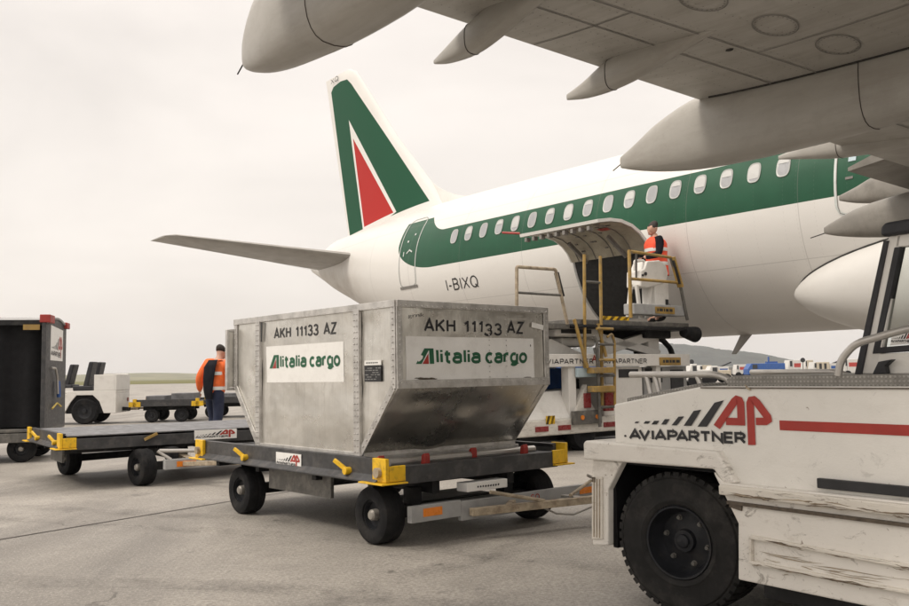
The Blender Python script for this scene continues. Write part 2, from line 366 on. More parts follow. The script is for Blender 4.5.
def stext(mb, s, mapf, asp, wt=.15, gap=.17):
    """strokes of s mapped with mapf(u 0..1 over the word, t in capital heights); asp = word width / capital height on the surface"""
    KN = {'AV': -.20, 'VI': .03, 'PA': -.16, 'RT': -.04, 'TN': .02, 'AR': -.03, 'IA': -.03, 'AK': -.02, 'AZ': -.02}
    kn = [KN.get(s[i:i + 2], 0) for i in range(len(s))]
    tot = sum(GL[c][0] for c in s) + (gap + wt * .6) * (len(s) - 1) + sum(kn); k = asp / tot; x = 0
    for i_, c in enumerate(s):
        w_, st = GL[c]
        for P in st:
            pts = [((x + p[0]) * k, wt / 2 + p[1] * (1 - wt)) for p in P]
            v, f = ribbon2(pts, wt); mb.add([mapf(p.x / asp, p.y) for p in v], f)
        x += w_ + gap + wt * .6 + kn[i_]
    return mb

# ground-handler's emblem: growing slashes, then two rounded red letter outlines (x right, z up, unit = letters' height)
SLASH = [[(137, 157), (141, 153), (150, 153), (146, 157)], [(160, 158), (165, 152), (178, 152), (172, 158)], [(180, 160), (187, 151), (200, 151), (193, 160)],
         [(204, 160), (214, 147), (226, 147), (216, 160)], [(230, 162), (248, 141), (262, 140), (243, 162)], [(260, 163), (286, 127), (305, 124), (279, 163)],
         [(294, 165), (338, 107), (361, 101), (317, 165)]]
LET_A = [(341, 166), (386, 104), (392, 99), (398, 101), (401, 108), (401, 153), (364, 152)]
LET_P = [(424, 209), (424, 108), (427, 101), (433, 100), (440, 106), (464, 141), (465, 148), (459, 152), (436, 152)]
def emblem(name, parent, f2, words=True):
    """f2((px,pz)) -> point, in emblem pixels; black part and red part"""
    b = MB()
    for s_ in SLASH: b.add([f2(p) for p in s_], [(0, 1, 2, 3)])
    if words: stext(b, 'AVIAPARTNER', lambda s, t: f2((125 + 283 * s, 197 + 10 * s - t * (27 + 2 * s))), 10.0, .21, .07)
    o = b.build(name, 'letter', parent)
    r = MB()
    for L in (LET_A, LET_P):
        v, f = ribbon2(L, 18); r.add([f2((p.x, p.y)) for p in v], f)
    q = r.build('red_emblem', 'redlet', parent)
    return o, q

def wheel(parent, c, side, r, wd, name='wheel', rimr=.5, rim='rimdark', hub='hub', n=36, yaw=0):
    """side=-1: outer face towards negative second axis; yaw turns the axle"""
    ax = Vector((math.sin(yaw), math.cos(yaw), 0)) * side
    h = wd / 2; k = r * rimr
    t = MB().lathe(c, ax, [(k, -h * .8), (r * .8, -h), (r * .95, -h * .86), (r, -h * .55), (r, -h * .2), (r * .985, -h * .17), (r * .985, h * .17), (r, h * .2), (r, h * .55), (r * .95, h * .86), (r * .8, h), (r * .66, h * .96), (k * 1.04, h * .86), (k, h * .7)], n)
    o = t.build(name, 'rubber', parent)
    MB().lathe(c, ax, [(k * 1.0, -h * .8), (k, h * .72), (k * .93, h * .74), (k * .86, h * .35), (k * .5, h * .3), (0.001, h * .32)], n).build('rim', rim, o)
    MB().lathe(c, ax, [(r * .2, h * .3), (r * .19, h * .78), (r * .14, h * .92), (.001, h * .95)], 18).build('hub_cap', hub, o)
    return o

# ------------------------------------------------------------------ setting: apron, grass, hills
def mat_apron():
    k = NB('apron_concrete')
    a = k.rng(k.noise(.35, 7, .62), .3, .7, 0, 1)
    c = k.mix(a, (.36, .33, .29), (.48, .445, .395))
    b = k.rng(k.noise(1.7, 8, .72), .35, .7, 0, .6)
    c = k.mix(b, c, (.25, .23, .205))
    st = k.rng(k.noise(.55, 6, .6, stretch=(1.0, .28, 1), dist=.8), .48, .66, 0, .68)      # rubber and oil smears
    c = k.mix(st, c, (.115, .105, .095))
    s2 = k.rng(k.noise(3.1, 5, .65, dist=.5), .62, .70, 0, .6)
    c = k.mix(s2, c, (.13, .12, .11))
    sp = k.rng(k.noise(38, 4, .75), .38, .62, 0, 1)
    c = k.mix(k.op('MULTIPLY', sp, .62), c, (.13, .118, .104))
    s3 = k.rng(k.noise(.9, 9, .78, dist=.3), .50, .64, 0, .42); c = k.mix(s3, c, (.17, .155, .138))
    sp2 = k.rng(k.noise(75, 3, .65), .56, .68, 0, .7)
    c = k.mix(sp2, c, (.56, .53, .48))
    def crack(sc, wd, amt, ns):
        v = k.n('ShaderNodeTexVoronoi', feature='DISTANCE_TO_EDGE'); v.inputs['Scale'].default_value = sc
        mpn = k.n('ShaderNodeVectorMath', operation='ADD'); ds = k.n('ShaderNodeTexNoise'); ds.inputs['Scale'].default_value = 3.; ds.inputs['Detail'].default_value = 6
        k.nt.links.new(k.obj(), mpn.inputs[0]); k.nt.links.new(k.obj(), ds.inputs['Vector']); s_ = k.n('ShaderNodeVectorMath', operation='SCALE'); s_.inputs['Scale'].default_value = .35; k.nt.links.new(ds.outputs['Color'], s_.inputs[0]); k.nt.links.new(s_.outputs[0], mpn.inputs[1]); k.nt.links.new(mpn.outputs[0], v.inputs['Vector'])
        return k.op('MULTIPLY', k.op('LESS_THAN', v.outputs['Distance'], wd), k.rng(k.noise(ns, 4), .52, .62, 0, amt))
    c = k.mix(crack(.32, .0022, .75, .5), c, (.09, .08, .07))
    oil = k.rng(k.noise(5.5, 3, .5), .69, .74, 0, .7); c = k.mix(oil, c, (.10, .09, .08))
    n1 = k.bump(k.noise(90, 4, .7), .5, .006); n2 = k.bump(k.noise(4, 4), .15, .02, n1)
    return k.fin(c, k.rng(k.noise(.8, 5), .3, .7, .52, .72), 0., n2)
MT['apron'] = mat_apron()
MT['joint'] = M('joint_sealant', (.065, .055, .05), .8, var=.35, scale=3)
MT['skid'] = M('tyre_mark_grime', (.15, .14, .125), .75, var=.4, scale=2)
b = MB(False); L_ = 3300
# one sheet, denser near the camera so noise bump stays fine
xs = [-L_, -400, -60, 60, 400, L_]; ys = [-L_, -400, -60, 60, 400, L_]
vs = [(x, y, 0) for y in ys for x in xs]; fs = [(j * 6 + i, j * 6 + i + 1, (j + 1) * 6 + i + 1, (j + 1) * 6 + i) for j in range(5) for i in range(5)]
struct(b.add(vs, fs).build('ground', 'apron'))
jd = Vector((1.35, 2.0, 0)).normalized(); jn = Vector((jd.y, -jd.x, 0))
b = MB(False)
def jstrip(p, d, a, e, wd=.014, z=.004):
    d = Vector(d); n_ = Vector((d.y, -d.x, 0)); p = Vector(p); K = 40; L = []; Q = []
    for i in range(K + 1):
        c = p + d * (a + (e - a) * i / K); o = n_ * (wd * (.6 + .6 * rnd.random())); L.append((c.x - o.x, c.y - o.y, z)); Q.append((c.x + o.x, c.y + o.y, z))
    b.loft([L, Q], False, False, False)
base = Vector((-3.5, 6.86, 0))
for kx in (-3, -2, -1, 0, 1, 2, 3): jstrip(base + jn * 7.5 * kx, jd, -60, 120)
for ky in (-1, 1, 2, 3, 4, 6, 8): jstrip(base + jd * (7.5 * ky + 1.2), jn, -60, 60)
struct(b.build('pavement_joints', 'joint'))
def mat_track():
    k = NB('tyre_track_rubber'); nt = k.nt; out = nt.nodes['Material Output']; X, Y, Z = k.xyz()
    t = k.n('ShaderNodeBsdfTransparent'); k.fin((.055, .05, .045), .8)
    f = k.rng(k.noise(2.2, 8, .75), .44, .68, 0, .36); f = k.op('MULTIPLY', f, k.rng(k.noise(30, 3, .7), .35, .6, .2, 1))
    m = k.n('ShaderNodeMixShader'); nt.links.new(f, m.inputs[0]); nt.links.new(t.outputs[0], m.inputs[1]); nt.links.new(k.b.outputs[0], m.inputs[2]); nt.links.new(m.outputs[0], out.inputs['Surface'])
    return k.m
MT['track'] = mat_track()
b = MB(False)
def track(pts, wd, z):
    P = []
    for i in range(len(pts) - 1):
        for t in range(8): P.append(Vector(pts[i]).lerp(Vector(pts[i + 1]), t / 8))
    P.append(Vector(pts[-1])); v, f = ribbon2([(p.x, p.y) for p in P], wd); b.add([(p.x, p.y, z) for p in v], f)
for k_, (pts, wd) in enumerate(([[(-6, 4.2), (-3.6, 4.7), (-1.6, 4.6), (.3, 4.0)], .30], [[(-6, 5.4), (-3.2, 5.5), (-1.2, 5.2), (.6, 4.4)], .26], [[(-7, 8.6), (-3.5, 7.7), (-.8, 6.6), (1.0, 5.4)], .22], [[(-8, 9.6), (-4, 8.5), (-1, 7.3)], .24], [[(-1.5, 3.3), (-.6, 5.0), (1.6, 7.6), (5, 10.5)], .24], [[(-9, 14.5), (-4, 14.2), (2, 15.0)], .25], [[(-9, 18), (-2, 17), (6, 19)], .3])):
    track(pts, wd, .008 + .002 * k_)
struct(b.build('tyre_tracks', 'track'))
MT['grass'] = M('airfield_grass', (.17, .165, .085), .9, var=.25, scale=.05, dirt=(.24, .21, .12), damt=.6, dscale=.02, spec=0.)
MT['farfield'] = M('far_fields', (.22, .21, .13), .9, var=.3, scale=.012, dirt=(.10, .11, .08), damt=.7, dscale=.02, spec=0.)
b = MB(False); b.add([(-700, 235, .03), (30, 235, .03), (40, 620, .03), (-1000, 620, .03)], [(0, 1, 2, 3)]); b.add([(-700, 640, .03), (40, 640, .03), (100, 1900, .03), (-2200, 1900, .03)], [(0, 1, 2, 3)])
struct(b.build('grass_field', 'grass'))
def ridge(name, mat_, x0, x1, y0, y1, hf, nx=120, ny=10):
    b = MB(False); rr = random.Random(3)
    rows = []
    for j in range(ny + 1):
        t = j / ny
        rows.append([(x0 + (x1 - x0) * i / nx, y0 + (y1 - y0) * t, max(-.5, hf(x0 + (x1 - x0) * i / nx, t) + rr.uniform(-1, 1) * (.03 + .03 * t) * hf(x0 + (x1 - x0) * i / nx, .8))) for i in range(nx + 1)])
    return struct(b.loft(rows, False, False).build(name, mat_, angle=80))
ridge('far_rise', 'farfield', -2600, 200, 1900, 2600, lambda x, t: (15 + 5 * math.sin(x * .004) + 3 * math.sin(x * .013)) * math.sin(min(1, t * 1.3) * math.pi / 2), 160, 8)
MT['hillwood'] = M('wooded_hillside', (.050, .058, .052), .95, var=.4, scale=.02, dirt=(.09, .08, .06), damt=.6, dscale=.015, spec=0.)
def hillh(x, t):
    px = (x / 2400.0) * 884 + 454
    K = [(300, 62), (560, 74), (640, 84), (690, 86), (720, 80), (745, 66), (770, 60), (795, 40), (815, 26), (850, 14), (1000, 8)]
    h = K[0][1]
    for (a, p), (c, q) in zip(K, K[1:]):
        if a <= px <= c: h = p + (q - p) * (px - a) / (c - a); break
    else: h = K[0][1] if px < 300 else K[-1][1]
    return (h - 3) * math.sin(min(1, t * 1.25) * math.pi / 2)
ridge('wooded_hills', 'hillwood', -400, 1500, 2150, 2900, hillh, 420, 16)
#INSERT

MT['wingshade'] = M('shaded_grey_fairing', (.24, .225, .20), .5, var=.2, scale=2, dirt=(.12, .11, .095), damt=.7, dscale=2.5)  # wing's shade put into a darker grey, with grimy blotches
# ------------------------------------------------------------------ airliner (first axis to the nose, second to its starboard side)
C0 = Vector((1.49587, 21.90166, 0)); ZC = 3.858; ACROT = R(38.6875 - 90)
ac = thing('airliner', 'white airliner with a green window band and a green and red tail, cargo door open', 'airliner', C0, ACROT)
class AB(MB):
    def build(s, *a, **k):
        s.v = [(x, y, z + ZC) for x, y, z in s.v]; return MB.build(s, *a, **k)
RG = [(-9.95, .99, .13, .15), (-9.5, .985, .30, .33), (-9, .95, .47, .50), (-8, .86, .80, .84), (-7, .71, 1.05, 1.06), (-6, .55, 1.27, 1.28), (-5, .39, 1.47, 1.48), (-4, .25, 1.65, 1.67),
      (-3, .13, 1.79, 1.82), (-2, .05, 1.895, 1.93), (-1, .01, 1.955, 1.985), (0, 0, 1.975, 2.0), (1, 0, 1.975, 2.0), (27, 0, 1.975, 2.0), (29, 0, 1.95, 1.97), (31, -.05, 1.78, 1.78), (32.5, -.15, 1.5, 1.46), (33.8, -.35, 1.02, .98), (34.5, -.5, .55, .5), (34.8, -.58, .1, .1)]
def ringat(x):
    for i in range(len(RG) - 1):
        if RG[i][0] <= x <= RG[i + 1][0]:
            p0 = RG[max(0, i - 1)]; p1 = RG[i]; p2 = RG[i + 1]; p3 = RG[min(len(RG) - 1, i + 2)]
            t = (x - p1[0]) / (p2[0] - p1[0]); h = p2[0] - p1[0]; o = []
            for k in (1, 2, 3):
                m1 = (p2[k] - p0[k]) / (p2[0] - p0[0]) * h; m2 = (p3[k] - p1[k]) / (p3[0] - p1[0]) * h
                o.append((2 * t**3 - 3 * t**2 + 1) * p1[k] + (t**3 - 2 * t**2 + t) * m1 + (-2 * t**3 + 3 * t**2) * p2[k] + (t**3 - t**2) * m2)
            return o
    return RG[-1][1:]
def fy(x, z):
    c, ry, rz = ringat(x); return ry * math.sqrt(max(0, 1 - ((z - c) / rz) ** 2))
def sf(x, z, off=.006):
    c, ry, rz = ringat(x); q = (z - c) / rz; y = fy(x, z)
    return (x, y + off * math.sqrt(max(.05, 1 - q * q)), z + off * q)
CX0, CX1, CZ0, CZ1 = 3.9, 5.75, -1.56, -.44
xs = sorted(set([-9.95, -9.8, -9.65] + [-9.5 + .25 * i for i in range(38)] + [0.5 * i for i in range(0, 61)] + [CX0, CX1] + [30 + .3 * i for i in range(1, 16)] + [34.65, 34.8]))
# angular rows: two of them sit exactly on the cargo opening's upper and lower edge
aC0, aC1 = math.asin(CZ0 / 2.0), math.asin(CZ1 / 2.0)
ang = [aC1 + (math.pi / 2 - aC1) * i / 20 for i in range(20)] + [math.pi / 2 + math.pi * i / 32 for i in range(32)] + [1.5 * math.pi + (aC0 + math.pi / 2) * i / 8 for i in range(8)] + [2 * math.pi + aC0 + (aC1 - aC0) * i / 6 for i in range(6)]
b = AB(); n = len(ang); vs = []
for x in xs:
    c, ry, rz = ringat(x); vs += [(x, ry * math.cos(a), c + rz * math.sin(a)) for a in ang]
fs = []
for i in range(len(xs) - 1):
    for j in range(n):
        if CX0 - .01 <= xs[i] and xs[i + 1] <= CX1 + .01 and j >= n - 6: continue
        fs.append((i * n + j, i * n + (j + 1) % n, (i + 1) * n + (j + 1) % n, (i + 1) * n + j))
fs += [tuple(range(n))]
b.add(vs, fs, True); fus = b.build('fuselage', 'fuse', ac, angle=60)
# the open hold behind the cargo door
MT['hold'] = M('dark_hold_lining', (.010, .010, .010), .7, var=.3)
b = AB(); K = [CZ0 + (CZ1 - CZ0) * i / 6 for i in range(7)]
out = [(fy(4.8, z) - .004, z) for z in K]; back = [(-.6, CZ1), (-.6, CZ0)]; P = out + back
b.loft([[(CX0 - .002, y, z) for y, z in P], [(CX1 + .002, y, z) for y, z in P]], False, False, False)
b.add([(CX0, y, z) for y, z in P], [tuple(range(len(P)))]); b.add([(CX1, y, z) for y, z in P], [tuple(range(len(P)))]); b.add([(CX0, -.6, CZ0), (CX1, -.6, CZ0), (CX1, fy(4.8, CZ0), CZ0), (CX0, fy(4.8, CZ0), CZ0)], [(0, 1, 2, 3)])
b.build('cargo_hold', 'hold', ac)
b = AB()
def surf_ribbon(b, pts, wd, off=.006):
    P = [Vector(p) for p in pts]; Q = []
    for i in range(len(P) - 1):
        m = max(1, int((P[i + 1] - P[i]).length / .12)); Q += [P[i].lerp(P[i + 1], t / m) for t in range(m)]
    Q.append(P[-1]); v, f = ribbon2([(p.x, p.y) for p in Q], wd); b.add([sf(p.x, p.y, off) for p in v], f)
surf_ribbon(b, [(CX0 - .03, CZ1 + .03), (CX0 - .03, CZ0 - .03), (CX1 + .03, CZ0 - .03), (CX1 + .03, CZ1 + .03)], .05)
b.build('cargo_door_frame', 'greypanel', ac)
# cargo door swung up on its upper hinge
prof = [(1.95, -.43), (2.06, -.25), (2.22, -.11), (2.45, .0), (2.75, .06), (3.05, .055), (3.38, .0)]
nrm = []
for i, p in enumerate(prof):
    a = Vector(prof[max(0, i - 1)]); c = Vector(prof[min(len(prof) - 1, i + 1)]); d = (c - a).normalized(); nrm.append(Vector((d.y, -d.x)))
b = AB(); low = [(p[0] + q.x * .06, p[1] + q.y * .06) for p, q in zip(prof, nrm)]
P = prof + low[::-1]
b.loft([[(x, y, z) for y, z in P] for x in (3.86, 5.85)], True, True, True); cdr = b.build('cargo_door', 'acwhite', ac, angle=30)
low2 = [(p[0] + q.x * .066, p[1] + q.y * .066) for p, q in zip(prof, nrm)]
b = AB(); b.loft([[(x, y, z) for y, z in low2] for x in (3.9, 4.4, 4.9, 5.4, 5.82)], False, False, True); b.build('door_lining', 'doorin', cdr)
b = AB()
for x in (4.1, 4.55, 5.0, 5.45): 
    b.tube([(x, p[0] + q.x * .07, p[1] + q.y * .07) for p, q in zip(prof[:-1], nrm)], .012, 6)
for x in (4.0, 4.2, 4.4, 4.6, 4.8, 5.0, 5.2, 5.4, 5.6): b.box(x - .03, x + .03, 3.26, 3.36, -.16, -.085)
for x in (4.3, 5.3): b.bar((x, 2.0, -.50), (x, 2.5, -.16), .05, .07)
for _ in range(26):
    x = rnd.uniform(4, 5.7); i = rnd.randrange(1, 6); p, q = low2[i], nrm[i]; b.box(x - .03, x + .03, p[0] - .03, p[0] + .03, p[1] - .012, p[1] + .01)
b.build('door_latch', 'panelline', cdr)
b = AB(); b.tube([(3.84, 3.36, .02), (3.5, 3.5, .07)], .022, 8); b.build('door_rod', 'red', cdr)
# painted patches on the lining (a warning placard)
b = AB(); b.add([(5.2, 2.55, -.055), (5.45, 2.55, -.055), (5.45, 2.7, -.035), (5.2, 2.7, -.035)], [(0, 1, 2, 3)]); b.build('door_placard', 'redlet', cdr)
# cabin windows
MT['winblind'] = M('window_blind', (.50, .50, .485), .4, var=.05)
for k in range(17):
    x0 = .533 * k; fr = AB(); pn = AB(); rings = [[], [], []]
    for j in range(28):
        t = 2 * math.pi * j / 28; ca, sa = math.cos(t), math.sin(t)
        e = (abs(ca) ** 3 + abs(sa) ** 3) ** (-1 / 3.)
        for q, (a, c, o) in enumerate(((.124, .176, .006), (.120, .171, .015), (.100, .150, .009))): rings[q].append(sf(x0 + a * e * ca, .6 + c * e * sa, o))
    fr.loft(rings, False, True, True); w_ = fr.build('window', 'winframe', ac, angle=50)
    pn.add(rings[2], [tuple(range(28))]); pn.build('pane', 'window', w_)
    hs = (0, .55, 0, .3, .8, 0, .35, .9, .25, 0, .5, 0, .3, .7, .4, .85, .3)[k]
    if hs:
        sh = AB(); pts = []
        for j in range(28):
            t = 2 * math.pi * j / 28; ca, sa = math.cos(t), math.sin(t); e = (abs(ca) ** 3 + abs(sa) ** 3) ** (-1 / 3.)
            pts.append(sf(x0 + .098 * e * ca, .6 + max(.148 * e * sa, .148 - .296 * hs), .0115))
        sh.add(pts, [tuple(range(28))]); sh.build('window_blind', 'winblind', w_)
# shades half drawn in a few of them
b = AB(); stext(b, 'I-BIXQ', lambda s, t: sf(-.31 + 1.14 * s, -.675 + .275 * t, .005), 1.14 / .275, .12, .16); b.build('registration_marking', 'letter', ac)
# rear door and mid door
def door(name, x0, x1, z0, z1, seal, wd, extra):
    b = AB(); r = .16
    pts = [(x0, z0 + r), (x0, z1 - r), (x0 + r * .3, z1 - r * .3), (x0 + r, z1), (x1 - r, z1), (x1 - r * .3, z1 - r * .3), (x1, z1 - r), (x1, z0 + r), (x1 - r * .3, z0 + r * .3), (x1 - r, z0), (x0 + r, z0), (x0 + r * .3, z0 + r * .3), (x0, z0 + r)]
    surf_ribbon(b, pts, wd); o = b.build(name, seal, ac)
    q = AB(); surf_ribbon(q, [(x + .022 if x == x0 else x - .022 if x == x1 else x, z) for x, z in pts], .010, .008); q.build('door_gap', 'panelline', o)
    for nm, m, p, w2 in extra:
        q = AB(); surf_ribbon(q, p, w2, .009); q.build(nm, m, o)
    return o
door('cabin_door', -2.33, -1.53, -.42, 1.36, 'seal', .028, [('door_sill', 'panelline', [(-2.36, -.44), (-1.5, -.44)], .07), ('door_handle', 'seal', [(-1.98, .42), (-1.86, .5), (-1.72, .44)], .035), ('door_vent', 'seal', [(-2.05, .74), (-1.98, .74)], .05), ('door_vent', 'seal', [(-1.8, .9), (-1.74, .9)], .05), ('door_hinge', 'seal', [(-2.12, .48), (-2.12, .36)], .04)])
door('cabin_door', 9.42, 10.22, -.36, 1.25, 'seal', .045, [('door_sign', 'bluetube', [(9.62, .5), (9.74, .5)], .09), ('door_handle', 'panelline', [(9.58, .2), (9.7, .2)], .04)])
# tail fin with dorsal fillet
NAC = [(0, 0), (.0125, .0947), (.05, .178), (.1, .234), (.2, .287), (.3, .30), (.4, .29), (.55, .246), (.7, .183), (.85, .105), (1, .01)]
def foil(le, te, th, ax, lowflat=None):
    """section from leading to trailing edge; thickness along ax"""
    le, te, ax = Vector(le), Vector(te), Vector(ax); c = (te - le).length
    up = [le.lerp(te, s) + ax * (t * th * c / .6) for s, t in NAC]; lo = [le.lerp(te, s) - ax * (t * th * c / .6) for s, t in NAC[1:-1]]
    return up + lo[::-1]
b = AB(); secs = [(-1.9, -7.6, 1.3), (-3.12, -7.93, 2.56), (-4.97, -8.41, 4.44), (-6.95, -8.98, 6.78), (-7.18, -9.05, 7.04), (-7.55, -9.1, 7.22)]
b.loft([foil((a, 0, z), (c, 0, z), .095 * (1 if z < 7.2 else .5), (0, 1, 0)) for a, c, z in secs]); fin_ = b.build('tail_fin', 'tail', ac, angle=40)
b = AB(); K = []
for i in range(11):
    t = i / 10; x = -.6 - 3.0 * t; top = 1.99 + .03 * t + .95 * t ** 2.6; hw = .02 + .12 * t
    K.append([(x, hw, 1.88 - .02 * t), (x, hw * .8, (top + 1.9) / 2), (x, .012, top), (x, -.012, top), (x, -hw * .8, (top + 1.9) / 2), (x, -hw, 1.88 - .02 * t)])
b.loft(K); b.build('fin_fillet', 'acwhite', fin_, angle=50)
b = AB(); stext(b, 'XQ', lambda s, t: (-8.60 + .44 * s, .105, 6.97 + .17 * t + .02 * s), 2.4, .13); b.build('tail_letters', 'lettergrey', fin_)
MT['tailgrey'] = M('tailplane_grey', (.33, .315, .29), .42, var=.1, scale=1.2, dirt=(.22, .205, .18), damt=.6, dscale=2)
for sgn in (1, -1):
    b = AB(); b.loft([foil((-5.0, .4 * sgn, .76), (-8.75, .4 * sgn, .76), .09, (0, 0, 1)), foil((-5.45, 1.1 * sgn, .83), (-8.78, 1.1 * sgn, .83), .09, (0, 0, 1)), foil((-7.5, 5.7 * sgn, 1.31), (-9.0, 5.7 * sgn, 1.31), .085, (0, 0, 1)), foil((-7.85, 5.9 * sgn, 1.33), (-9.02, 5.9 * sgn, 1.33), .03, (0, 0, 1))])
    tp = b.build('tailplane', 'tailgrey', ac, angle=40)
    b = AB(); b.loft([[(-7.95 - .1 * t, (1.05 + 4.5 * t) * sgn, .645 + .07 * t + .46 * t), (-7.97 - .1 * t, (1.05 + 4.5 * t) * sgn, .645 + .07 * t + .46 * t)] for t in (0, 1)], False, False, False); b.build('elevator_gap', 'winggap', tp)
b = AB(); b.sphere((-9.9, 0, .99), .12, 8, (1.2, 1, 1)); b.build('exhaust_pipe', 'panelline', ac)
# belly fairing, blade aerial
MT['fairing'] = M('belly_fairing_paint', (.62, .605, .575), .4, var=.04, scale=1, dirt=(.5, .47, .43), damt=.4, dscale=1.5)
b = AB(); K = []
for i in range(26):
    d = 0.0 if i == 0 else (i / 25.) ** 2 * 12; x = 8.42 + d; g_ = math.sqrt(max(0, 1 - (1 - min(1, d / 4.2)) ** 2)); hz = .05 + .98 * g_; hy = 1.52 + .85 * g_
    K.append([(x, hy * math.copysign(abs(math.cos(t)) ** .45, math.cos(t)), -1.47 + .05 * g_ + hz * math.copysign(abs(math.sin(t)) ** .9, math.sin(t))) for t in (2 * math.pi * j / 48 for j in range(48))])
b.loft(K); bf = b.build('belly_fairing', 'fairing', ac, angle=60)
b = AB()
for i in range(25):
    pass
edge = []
def fair_y(x, z):
    d = x - 8.42
    if d < 0: return 0
    g_ = math.sqrt(max(0, 1 - (1 - min(1, d / 4.2)) ** 2)); hz = .05 + .98 * g_; hy = 1.52 + .85 * g_; q = (z + 1.47 - .05 * g_) / hz
    if abs(q) >= 1: return 0
    s_ = abs(q) ** (1 / .9); return hy * math.sqrt(max(0, 1 - s_ * s_)) ** .45
up, dn = [], []
for i in range(1, 60):
    x = 8.42 + (i / 59.) ** 2 * 5
    zs = [-2.0 + 1.7 * j / 340 for j in range(341)]
    ins = [z for z in zs if fair_y(x, z) > fy(x, z)]
    if ins: up.append((x, ins[-1])); dn.append((x, ins[0]))
path = [(x, fy(x, z) + .004, z) for x, z in up[::-1]] + [(x, fy(x, z) + .004, z) for x, z in dn if z > -1.97]
if len(path) > 3: b.tube(path, .022, 6); b.build('fairing_seal', 'winggap', bf)
b = AB(); b.loft([[(6.66, .012, -1.96), (6.52, .025, -1.96), (6.38, .010, -1.96), (6.52, -.025, -1.96)], [(6.26, .006, -2.36), (6.21, .012, -2.36), (6.14, .005, -2.36), (6.21, -.012, -2.36)]], True, True, False)
b.build('blade_aerial', 'acgrey', ac, bevel=.004)
# starboard wing
def LE(y): 
    K = [(1.6, 20.2), (6.4, 17.4), (9.2, 16.2), (12, 14.9), (16.6, 12.95), (17.05, 12.6)]
    for (a, p), (c, q) in zip(K, K[1:]):
        if y <= c: return p + (q - p) * (y - a) / (c - a)
    return K[-1][1]
def TE(y): return 12.47 - .126 * (y - 6.4) if y > 6.4 else 12.5
def zl(y): return -1.2 + .0892 * (y - 2)
def wz(x, y):                                      # underside of the wing
    s = max(0, min(1, (x - TE(y)) / (LE(y) - TE(y)))); c = LE(y) - TE(y)
    return zl(y) - .022 * c * math.sin(math.pi * s ** .8) + (.12 * c / 3 * max(0, s - .85) / .15 * .5)
def wsec(y):
    c = LE(y) - TE(y); N = 14; lo = [(TE(y) + c * i / N, y, wz(TE(y) + c * i / N, y)) for i in range(N + 1)]
    th = .115 * c if y < 17 else .03 * c
    up = [(x, y_, zl(y) + .02 + th * 1.15 * math.sin(math.pi * min(1, (max(0, (x - TE(y)) / c)) ** .75)) ** .75 * (1 if 0 < i < N else .12)) for i, (x, y_, z) in enumerate(lo)]
    return lo + up[::-1]
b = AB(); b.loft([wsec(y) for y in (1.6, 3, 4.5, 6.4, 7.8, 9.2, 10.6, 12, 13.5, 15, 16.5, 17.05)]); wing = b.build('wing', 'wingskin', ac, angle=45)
def wstrip(pts, wd, m, name, off=-.005):
    b = AB(); P = [Vector(p) for p in pts]; Q = []
    for i in range(len(P) - 1):
        k = max(1, int((P[i + 1] - P[i]).length / .15)); Q += [P[i].lerp(P[i + 1], t / k) for t in range(k)]
    Q.append(P[-1]); v, f = ribbon2([(p.x, p.y) for p in Q], wd); b.add([(p.x, p.y, wz(p.x, p.y) + off) for p in v], f)
    return b.build(name, m, wing)
for f_, wd in ((.16, .012), (.245, .010), (.60, .010)):
    wstrip([(TE(y) + (LE(y) - TE(y)) * f_, y) for y in (2.4, 6.4, 9.2, 12, 16.4)], wd, 'panelline', 'panel_line')
for y in (7.9, 10.75, 13.4): wstrip([(TE(y) + .02, y), (TE(y) + (LE(y) - TE(y)) * .245, y)], .010, 'panelline', 'panel_line')
for y in (8.35, 9.75, 11.1): wstrip([(TE(y) + (LE(y) - TE(y)) * .245, y), (TE(y) + (LE(y) - TE(y)) * .85, y)], .008, 'panelline', 'panel_line')
for (x, y) in ((13.31, 10.03), (13.44, 9.53), (13.56, 9.03), (13.2, 10.6)):
    wstrip([(x + .12 * math.cos(2 * math.pi * j / 30), y + .165 * math.sin(2 * math.pi * j / 30)) for j in range(31)], .009, 'panelline', 'access_panel')
    b = AB()
    for j in range(26):
        t = 2 * math.pi * j / 26; px, py = x + .104 * math.cos(t), y + .146 * math.sin(t); b.add([(px - .005, py - .005, wz(px, py) - .005), (px + .005, py - .005, wz(px, py) - .005), (px + .005, py + .005, wz(px, py) - .005), (px - .005, py + .005, wz(px, py) - .005)], [(0, 1, 2, 3)])
    b.build('panel_screw', 'panelline', wing)['kind'] = 'stuff'
b = AB()
for f_ in (.05, .09, .135, .175, .23, .262, .33, .42, .50, .585, .615, .7, .78):
    y = 8.0
    while y < 13.4:
        px = TE(y) + (LE(y) - TE(y)) * f_; b.add([(px - .004, y - .004, wz(px, y) - .004), (px + .004, y - .004, wz(px, y) - .004), (px + .004, y + .004, wz(px, y) - .004), (px - .004, y + .004, wz(px, y) - .004)], [(0, 1, 2, 3)]); y += .055
b.build('rivet_row', 'panelline', wing)['kind'] = 'stuff'
b = AB()
for (x, y, r_) in ((12.95, 10.95, .03), (12.35, 12.05, .035), (13.05, 11.15, .02), (12.75, 11.6, .025), (12.9, 9.9, .02)): b.sphere((x, y, wz(x, y)), r_, 6, (1.6, 1, .5))
b.build('drain_mast', 'winggap', wing)
